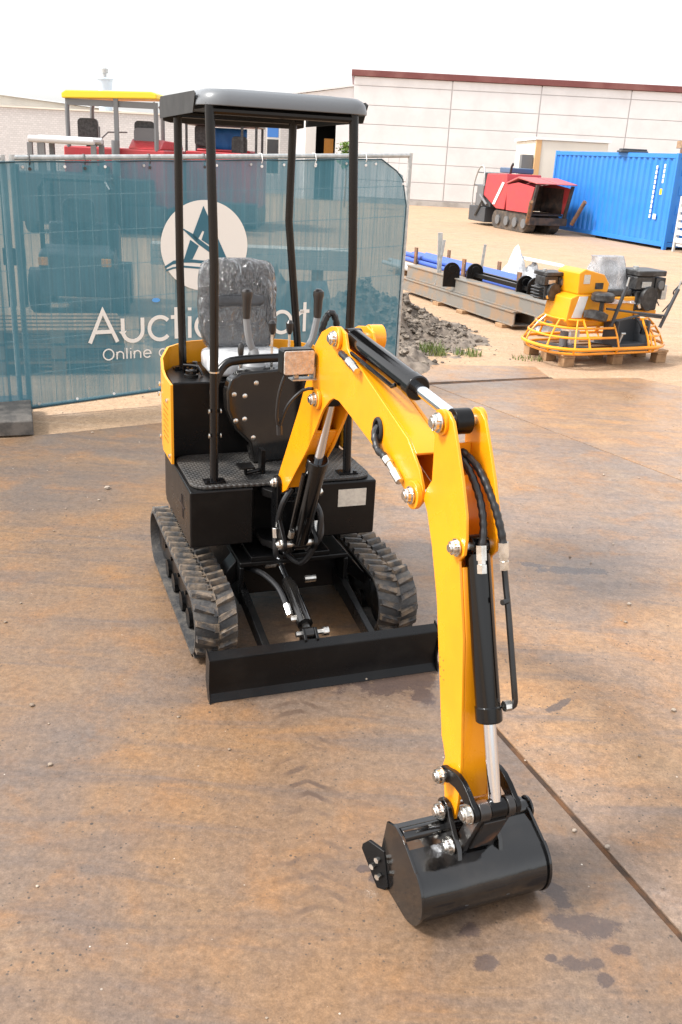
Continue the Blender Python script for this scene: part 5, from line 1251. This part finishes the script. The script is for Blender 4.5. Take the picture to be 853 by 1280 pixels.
m = MB(); q = a + d * .09 + V3(-.05, -.02, 0); m.tube([q, q - d * .035], .014, 6); m.xf(BM); m.build('fitting', ZNC, c1)
c2, a, b_, d = cylinder('arm_cylinder', (-0.572, 1.442), (-1.345, 1.362), 0.515, .036, .018, .055, .034, .036, .052)
nrm = V3(0, d.z, -d.y)
m = MB(); m.tube([a + d * .44 + V3(-.040, 0, -.012), a + d * .43 + V3(-.047, 0, -.02), a + d * .10 + V3(-.047, 0, -.02)], .007, 8); m.xf(BM); m.build('oil_pipe', GLB, c2)
h2 = hose([(-.005, -0.62, 1.40), (-.018, -0.66, 1.405), (-.018, -0.72, 1.396)], .012, c2)
m = MB(); m.tube([(-.018, -.715, 1.397), (-.018, -.755, 1.388), (-.018, -.756, 1.388), (-.018, -.79, 1.378)], [.014, .014, .012, .012], 8); m.xf(BM); m.build('fitting', ZNC, h2)

# --- arm
arm_poly = [(-1.303, 1.335), (-1.312, 1.375), (-1.338, 1.398), (-1.370, 1.396), (-1.400, 1.378), (-1.440, 1.310), (-1.480, 1.235), (-1.515, 1.155), (-1.528, 1.090), (-1.525, 1.045), (-1.502, 1.020), (-1.510, 0.995), (-1.565, 0.814), (-1.600, 0.60), (-1.625, 0.45), (-1.633, 0.33), (-1.625, 0.265), (-1.605, 0.245), (-1.580, 0.248), (-1.562, 0.275), (-1.545, 0.340), (-1.530, 0.385), (-1.538, 0.415), (-1.522, 0.445), (-1.505, 0.47), (-1.455, 0.66), (-1.403, 0.856), (-1.345, 1.00), (-1.300, 1.085), (-1.272, 1.115), (-1.285, 1.150), (-1.312, 1.185), (-1.308, 1.26)]
m = MB(); AW0, AW1 = -0.002, 0.112
# the arm plates stand just outside the boom fork plates at the hinge and carry the cylinder eye between the ears
plateB(m, arm_poly, 0.0125, 0.0225); plateB(m, arm_poly, 0.0875, 0.0975)
m.bm.free(); m = MB()
plateB(m, arm_poly, 0.002, 0.012); plateB(m, arm_poly, 0.098, 0.108)
web(m, [(-1.502, 1.000), (-1.556, 0.814), (-1.590, 0.60), (-1.614, 0.45), (-1.620, 0.33)], -0.009, 0.0122, 0.0978)
web(m, [(-1.550, 0.345), (-1.515, 0.47), (-1.465, 0.66), (-1.413, 0.856), (-1.355, 1.00), (-1.32, 1.06)], -0.009, 0.0122, 0.0978)
web(m, [(-1.352, 1.205), (-1.345, 1.30)], -0.009, 0.0122, 0.0978)
m.xf(BM); arm = m.build('arm', YEL, EX, bevel=.0025)
pin(-1.345, 1.362, -0.036, 0.120, .023, .028); pin(-1.490, 1.055, -0.026, 0.110, .020, .025)
for x_, w_ in ((-.006, .0075), (.1085, .012)):
    m = MB(); m.lathe((x_, -1.345, 1.362), (1, 0, 0), [(0, .01), (0, .036), (w_, .036), (w_, .01)], 20); m.xf(BM); m.build('boss', YEL, arm)
m = MB()
for q in range(3):
    for w_ in range(2): m.lathe((0.0015, -1.475 - .006 * q + .02 * w_, 0.70 - .028 * q), (-1, 0, 0), [(0, .0022), (.0006, .0022)], 6)
m.xf(BM); m.build('stamped_marks', RST, arm)
c3, a, b_, d = cylinder('bucket_cylinder', (-1.490, 1.055), (-1.733, 0.372), 0.485, .0345, .0185, .060, .030, .026, .05)
m = MB(); m.tube(resample([(0.1115, -1.5585, 1.010), (0.113, -1.575, 0.96), (0.113, -1.60, 0.90), (0.113, -1.672, 0.705), (0.113, -1.683, 0.668), (.108, -1.682, 0.655), (0.095, -1.672, 0.655)], .012), .0085, 10)
m.tube([(0.09, -1.600, 0.930), (0.113, -1.592, 0.930)], .008, 8); m.xf(BM); m.build('oil_pipe', GLB, c3)
m = MB(); m.lathe((.086, -1.674, .655), (1, 0, 0), [(0, .015), (.02, .015)], 8); m.xf(BM); m.build('fitting', ZNC, c3)
for pts, e in (([(0.045, -1.36, 1.275), (0.060, -1.415, 1.240), (0.066, -1.475, 1.175), (0.062, -1.512, 1.11), (0.052, -1.527, 1.065)], (0.050, -1.548, 1.000)),
               ([(0.060, -1.36, 1.282), (0.080, -1.42, 1.252), (0.092, -1.485, 1.190), (0.100, -1.525, 1.13), (0.108, -1.545, 1.075)], (0.112, -1.560, 1.000))):
    h_ = hose(pts, .0115); p = Vector(pts[-1]); e = Vector(e); dd = (e - p).normalized()
    m = MB(); m.tube([p - dd * .005, p + dd * .035, p + dd * .036, p + dd * .045, p + dd * .046, p + dd * .07], [.0155, .0155, .0115, .0115, .0145, .0145], 6); m.xf(BM); m.build('fitting', ZNC, h_)

# --- linkage and bucket
m = MB()
def bar_poly(p, q, r, bow=0.0, n=8):
    p, q = Vector(p), Vector(q); d = (q - p).normalized(); nn = Vector((-d.y, d.x)); out = []
    for i in range(n + 1):
        a = math.pi / 2 + math.pi * i / n; out.append(p + d * r * math.cos(a) + nn * r * math.sin(a))
    for i in range(1, 5): f_ = i / 5; out.append(p.lerp(q, f_) - nn * r * .85 + nn * bow * 4 * f_ * (1 - f_))
    for i in range(n + 1):
        a = -math.pi / 2 + math.pi * i / n; out.append(q + d * r * math.cos(a) + nn * r * math.sin(a))
    for i in range(4, 0, -1): f_ = i / 5; out.append(p.lerp(q, f_) + nn * r * .85 + nn * bow * 4 * f_ * (1 - f_))
    return [tuple(v) for v in out]
for t0 in (-0.018, 0.1115):
    m = MB(); plateB(m, bar_poly((-1.575, 0.385), (-1.733, 0.372), .027, -0.032), t0, t0 + .0165); m.xf(BM); m.build('link_arm', BLK, EX, bevel=.003)
m = MB(); m.lathe((.0, -1.733, .372), (1, 0, 0), [(0, .01), (0, .029), (.033, .029), (.033, .01)], 20); m.lathe((.088, -1.733, .372), (1, 0, 0), [(0, .01), (0, .029), (.022, .029), (.022, .01)], 20)
plateB(m, bar_poly((-1.733, .372), (-1.660, .206), .026), .004, .020); plateB(m, bar_poly((-1.733, .372), (-1.660, .206), .026), .090, .106)
plateB(m, [(-1.752, .34), (-1.738, .347), (-1.678, .212), (-1.692, .206)], .0202, .0898)
m.xf(BM); m.build('bucket_link', RST if False else pm('rust_reflect_black', (0.016, 0.014, 0.013), .35, c2=(0.16, 0.075, 0.035), nscale=13, lo=.52, hi=.72, coat=.2), EX, bevel=.003)  # brown blotches: rust marks that also paint in a brown reflection
pin(-1.575, 0.385, -0.050, 0.13, .021, .026); pin(-1.733, 0.372, -0.048, 0.130, .023, .028); pin(-1.592, 0.276, -0.050, 0.131, .022, .027); pin(-1.660, 0.206, -0.048, 0.131, .022, .027)
bx0, bx1 = -0.150, 0.252
bc_ = (-1.690, .072); br_ = .072
back = [(-1.545, .222), (-1.600, .228), (-1.648, .213), (-1.705, .184)] + [(-1.668 + .0955 * math.cos(R(q)), .0965 + .0955 * math.sin(R(q))) for q in range(113, 271, 7)] + [(-1.600, .0005), (-1.470, .001)]
back = sorted(set(back), key=back.index)
th = 0.007
def offs(P_, k_):
    out = []
    for i in range(len(P_)):
        a = Vector(P_[max(i - 1, 0)]); c_ = Vector(P_[min(i + 1, len(P_) - 1)]); d = (c_ - a).normalized(); out.append((P_[i][0] - (-d.y) * k_ * -1 * -1, P_[i][1] - d.x * k_ * -1 * -1))
    return out
inn = []
cen = Vector((-1.60, .10))
for i in range(len(back)):
    a = Vector(back[max(i - 1, 0)]); c_ = Vector(back[min(i + 1, len(back) - 1)]); d = (c_ - a).normalized(); nn = Vector((-d.y, d.x))
    if nn.dot(cen - Vector(back[i])) < 0: nn = -nn
    inn.append(tuple(Vector(back[i]) + nn * th))
m = MB(); rings = []
for (s, z), (s2, z2) in zip(back, inn): rings.append([V3(bx0, s, z), V3(bx1, s, z), V3(bx1, s2, z2), V3(bx0, s2, z2)])
m.rings(rings); m.xf(BM); bkt = m.build('bucket', BKT, EX, ang=9.5)
side = [(-1.520, .216), (-1.575, .240), (-1.620, .238), (-1.657, .219), (-1.712, .190)] + [(-1.668 + .1025 * math.cos(R(q)), .1025 + .1025 * math.sin(R(q))) for q in range(118, 271, 8)] + [(-1.505, -0.0), (-1.490, .06)]
for t0 in (bx0 - .0095, bx1 + .0005):
    m = MB(); plateB(m, side, t0, t0 + .009); m.xf(BM); m.build('side_plate', BKT, bkt, bevel=.0015, seg=1)
m = MB(); plateB(m, [(-1.51, .0), (-1.53, .009), (-1.43, .004), (-1.425, .0005)], bx0, bx1); m.xf(BM); m.build('cutting_edge', BKT, bkt)
m = MB(); m.tube([V3(bx0, -1.598, .222), V3(bx1 + .012, -1.598, .222)], .024, 18); m.lathe((bx1 + .0125, -1.598, .222), (1, 0, 0), [(0, .02), (0, .034), (.007, .034), (.007, .02)], 18); m.xf(BM); m.build('top_bar', BKT, bkt, bevel=.0015)
def mir(p, sd_): return V3(p[0] if sd_ < 0 else 0.112 - p[0], p[1], p[2])
for sd_ in (-1, 1):
    cut_p = [(-.162, -1.523, .109), (-.162, -1.567, .014), (-.170, -1.562, .002), (-.188, -1.545, .001), (-.201, -1.450, .072), (-.198, -1.447, .085), (-.186, -1.464, .108)]
    nn = V3(-.90, -.38, .0); m = MB(); A_ = [mir(Vector(p), sd_) for p in cut_p]; B_ = [mir(Vector(p) - nn * .011, sd_) for p in cut_p]; q_ = len(A_)
    m.faces(A_ + B_, [tuple(range(q_)), tuple(range(q_, 2 * q_))[::-1]] + [(i, (i + 1) % q_, q_ + (i + 1) % q_, q_ + i) for i in range(q_)])
    m.xf(BM); sc_ = m.build('side_cutter', BLK, bkt, bevel=.002)
    for p in ((-.173, -1.513, .076), (-.184, -1.506, .050), (-.178, -1.535, .034)):
        m = MB(); pp = mir(p, sd_); nd = V3(nn.x * (1 if sd_ < 0 else -1), nn.y, 0); m.lathe(pp - nd * .004, nd, [(0, .008), (.009, .008), (.0092, .0095), (.015, .0095), (.015, .005)], 6); m.xf(BM); m.build('bolt', ZNC, sc_)
ear = arc(-1.592, .276, .036, 20, 170, 8) + [(-1.655, .25), (-1.694, .215), (-1.71, .160), (-1.764, .075), (-1.748, .085), (-1.700, .165), (-1.645, .195), (-1.598, .21), (-1.56, .225)]
for t0 in (-0.020, 0.1135):
    m = MB(); plateB(m, ear, t0, t0 + .0155); m.xf(BM); m.build('bucket_ear', BKT, bkt, bevel=.003)

# --- work lamp on the left of the boom
LMx = Matrix.Translation((-0.150, 0.06, 1.322)) @ Matrix.Rotation(R(4), 4, 'Z')
m = MB(); m.prism(rrect(-0.062, 0.062, -0.047, 0.047, .012), 0.0, 0.055, XZY); m.xf(LMx); lamp = m.build('work_lamp', BLK, EX, bevel=.006)
m = MB(); m.prism(rrect(-0.058, 0.058, -0.043, 0.043, .009), -0.006, 0.001, XZY); m.xf(LMx); m.build('lens', LENS, lamp, bevel=.003)
m = MB(); m.box(-0.02, 0.075, 0.005, 0.05, -0.068, -0.063, LMx); m.box(0.06, 0.066, 0.005, 0.05, -0.062, -0.02, LMx); m.box(-.008, .008, .02, .035, -.062, -.047, LMx); m.build('bracket', GALV, lamp)
m = MB(); m.tube(resample([(-0.17, 0.12, 1.30), (-0.20, 0.13, 1.20), (-0.205, 0.14, 1.10), (-0.19, 0.15, 1.06)], .02), .006, 8); m.tube(resample([(-0.19, 0.15, 1.06), (-0.17, 0.12, 1.15), (-0.12, 0.10, 1.21), (-0.095, 0.06, 1.225)], .02), .006, 8)
m.tube([(-0.192, .15, 1.065), (-.19, .15, 1.03)], .011, 8); m.build('cable', HOS, lamp)
# hoses running down in front of the platform
for pts in ([(0.03, -0.06, 0.72), (-0.005, -0.06, 0.66), (-0.015, -0.03, 0.56), (0.0, 0.0, 0.47)], [(0.13, -0.06, 0.66), (0.15, -0.10, 0.60), (0.14, -0.09, 0.48), (0.10, -0.02, 0.36), (0.05, 0.06, 0.38)], [(-0.02, -0.02, 0.52), (-0.02, -0.03, 0.42), (0.03, 0.05, 0.36)], [(.16, .06, .62), (.175, -.02, .58), (.16, -.08, .50), (.12, -.03, .42)]):
    hose(pts, .0125, None, False)
for P_, r in (([(0.145, 0.02, 0.645), (0.20, 0.05, 0.66)], .022), ([(0.15, -0.04, 0.56), (0.145, -0.06, 0.50)], .014), ([(-.03, -.04, .545), (-.028, -.045, .50)], .014)):
    m = MB(); m.tube(P_, r, 8); m.xf(BM); m.build('valve_fitting', ZNC, EX, bevel=.003)

# ================================================================== small litter on the plates
m = MB()
for i in range(170):
    x, y = rnd.uniform(-2.4, 3.2), rnd.uniform(1.3, 8.0) ** 1.0
    s_ = rnd.choice((0.003, 0.004, 0.006, 0.009)) * rnd.uniform(.7, 1.2)
    vv = bmesh.ops.create_icosphere(m.bm, subdivisions=1, radius=s_)['verts']
    for v in vv: v.co = Vector((v.co.x * rnd.uniform(.8, 1.4), v.co.y, v.co.z * .6)) + Vector((x, y, s_ * .45))
o = stuff(m.build('grit', pm('grit_stone', (0.20, 0.15, 0.11), .9, c2=(0.42, 0.35, 0.28), nscale=3, lo=.45, hi=.6, coords='Object'), None)); o['label'] = 'loose grit and small stones on the steel plates'; o['category'] = 'grit'
def pebble(x, y, s_, label, mat):
    m = MB(); vv = bmesh.ops.create_icosphere(m.bm, subdivisions=3, radius=s_)['verts']
    for v in vv: v.co = v.co * (1 + .35 * noise.noise(v.co * (1.4 / s_) + V3(x, y, 0)))
    for v in m.bm.verts: v.co.z *= .65
    o = m.build('pebble', mat, None, ang=60); o.location = (x, y, s_ * .5); tag(o, label, 'pebble', 'pebbles on the plates')
STN = pm('pale_stone', (0.36, 0.30, 0.24), .85, c2=(0.26, 0.21, 0.17), nscale=40)
pebble(0.815, 2.47, .007, 'pale pebble just left of the dark plate joint beyond the bucket', STN)
pebble(0.905, 2.40, .008, 'pale pebble lying on the dark plate joint right of the bucket', STN)
pebble(-1.47, 5.45, .018, 'lone pale pebble on the plate left of the digger', STN)
pebble(-1.35, 7.7, .03, 'dark clod on the sand strip below the banner', DIRT)
pebble(0.655, 1.60, .010, 'tiny white pebble below the bucket', STN)
pebble(1.42, 2.10, .009, 'tiny pebble near the right picture edge', STN)
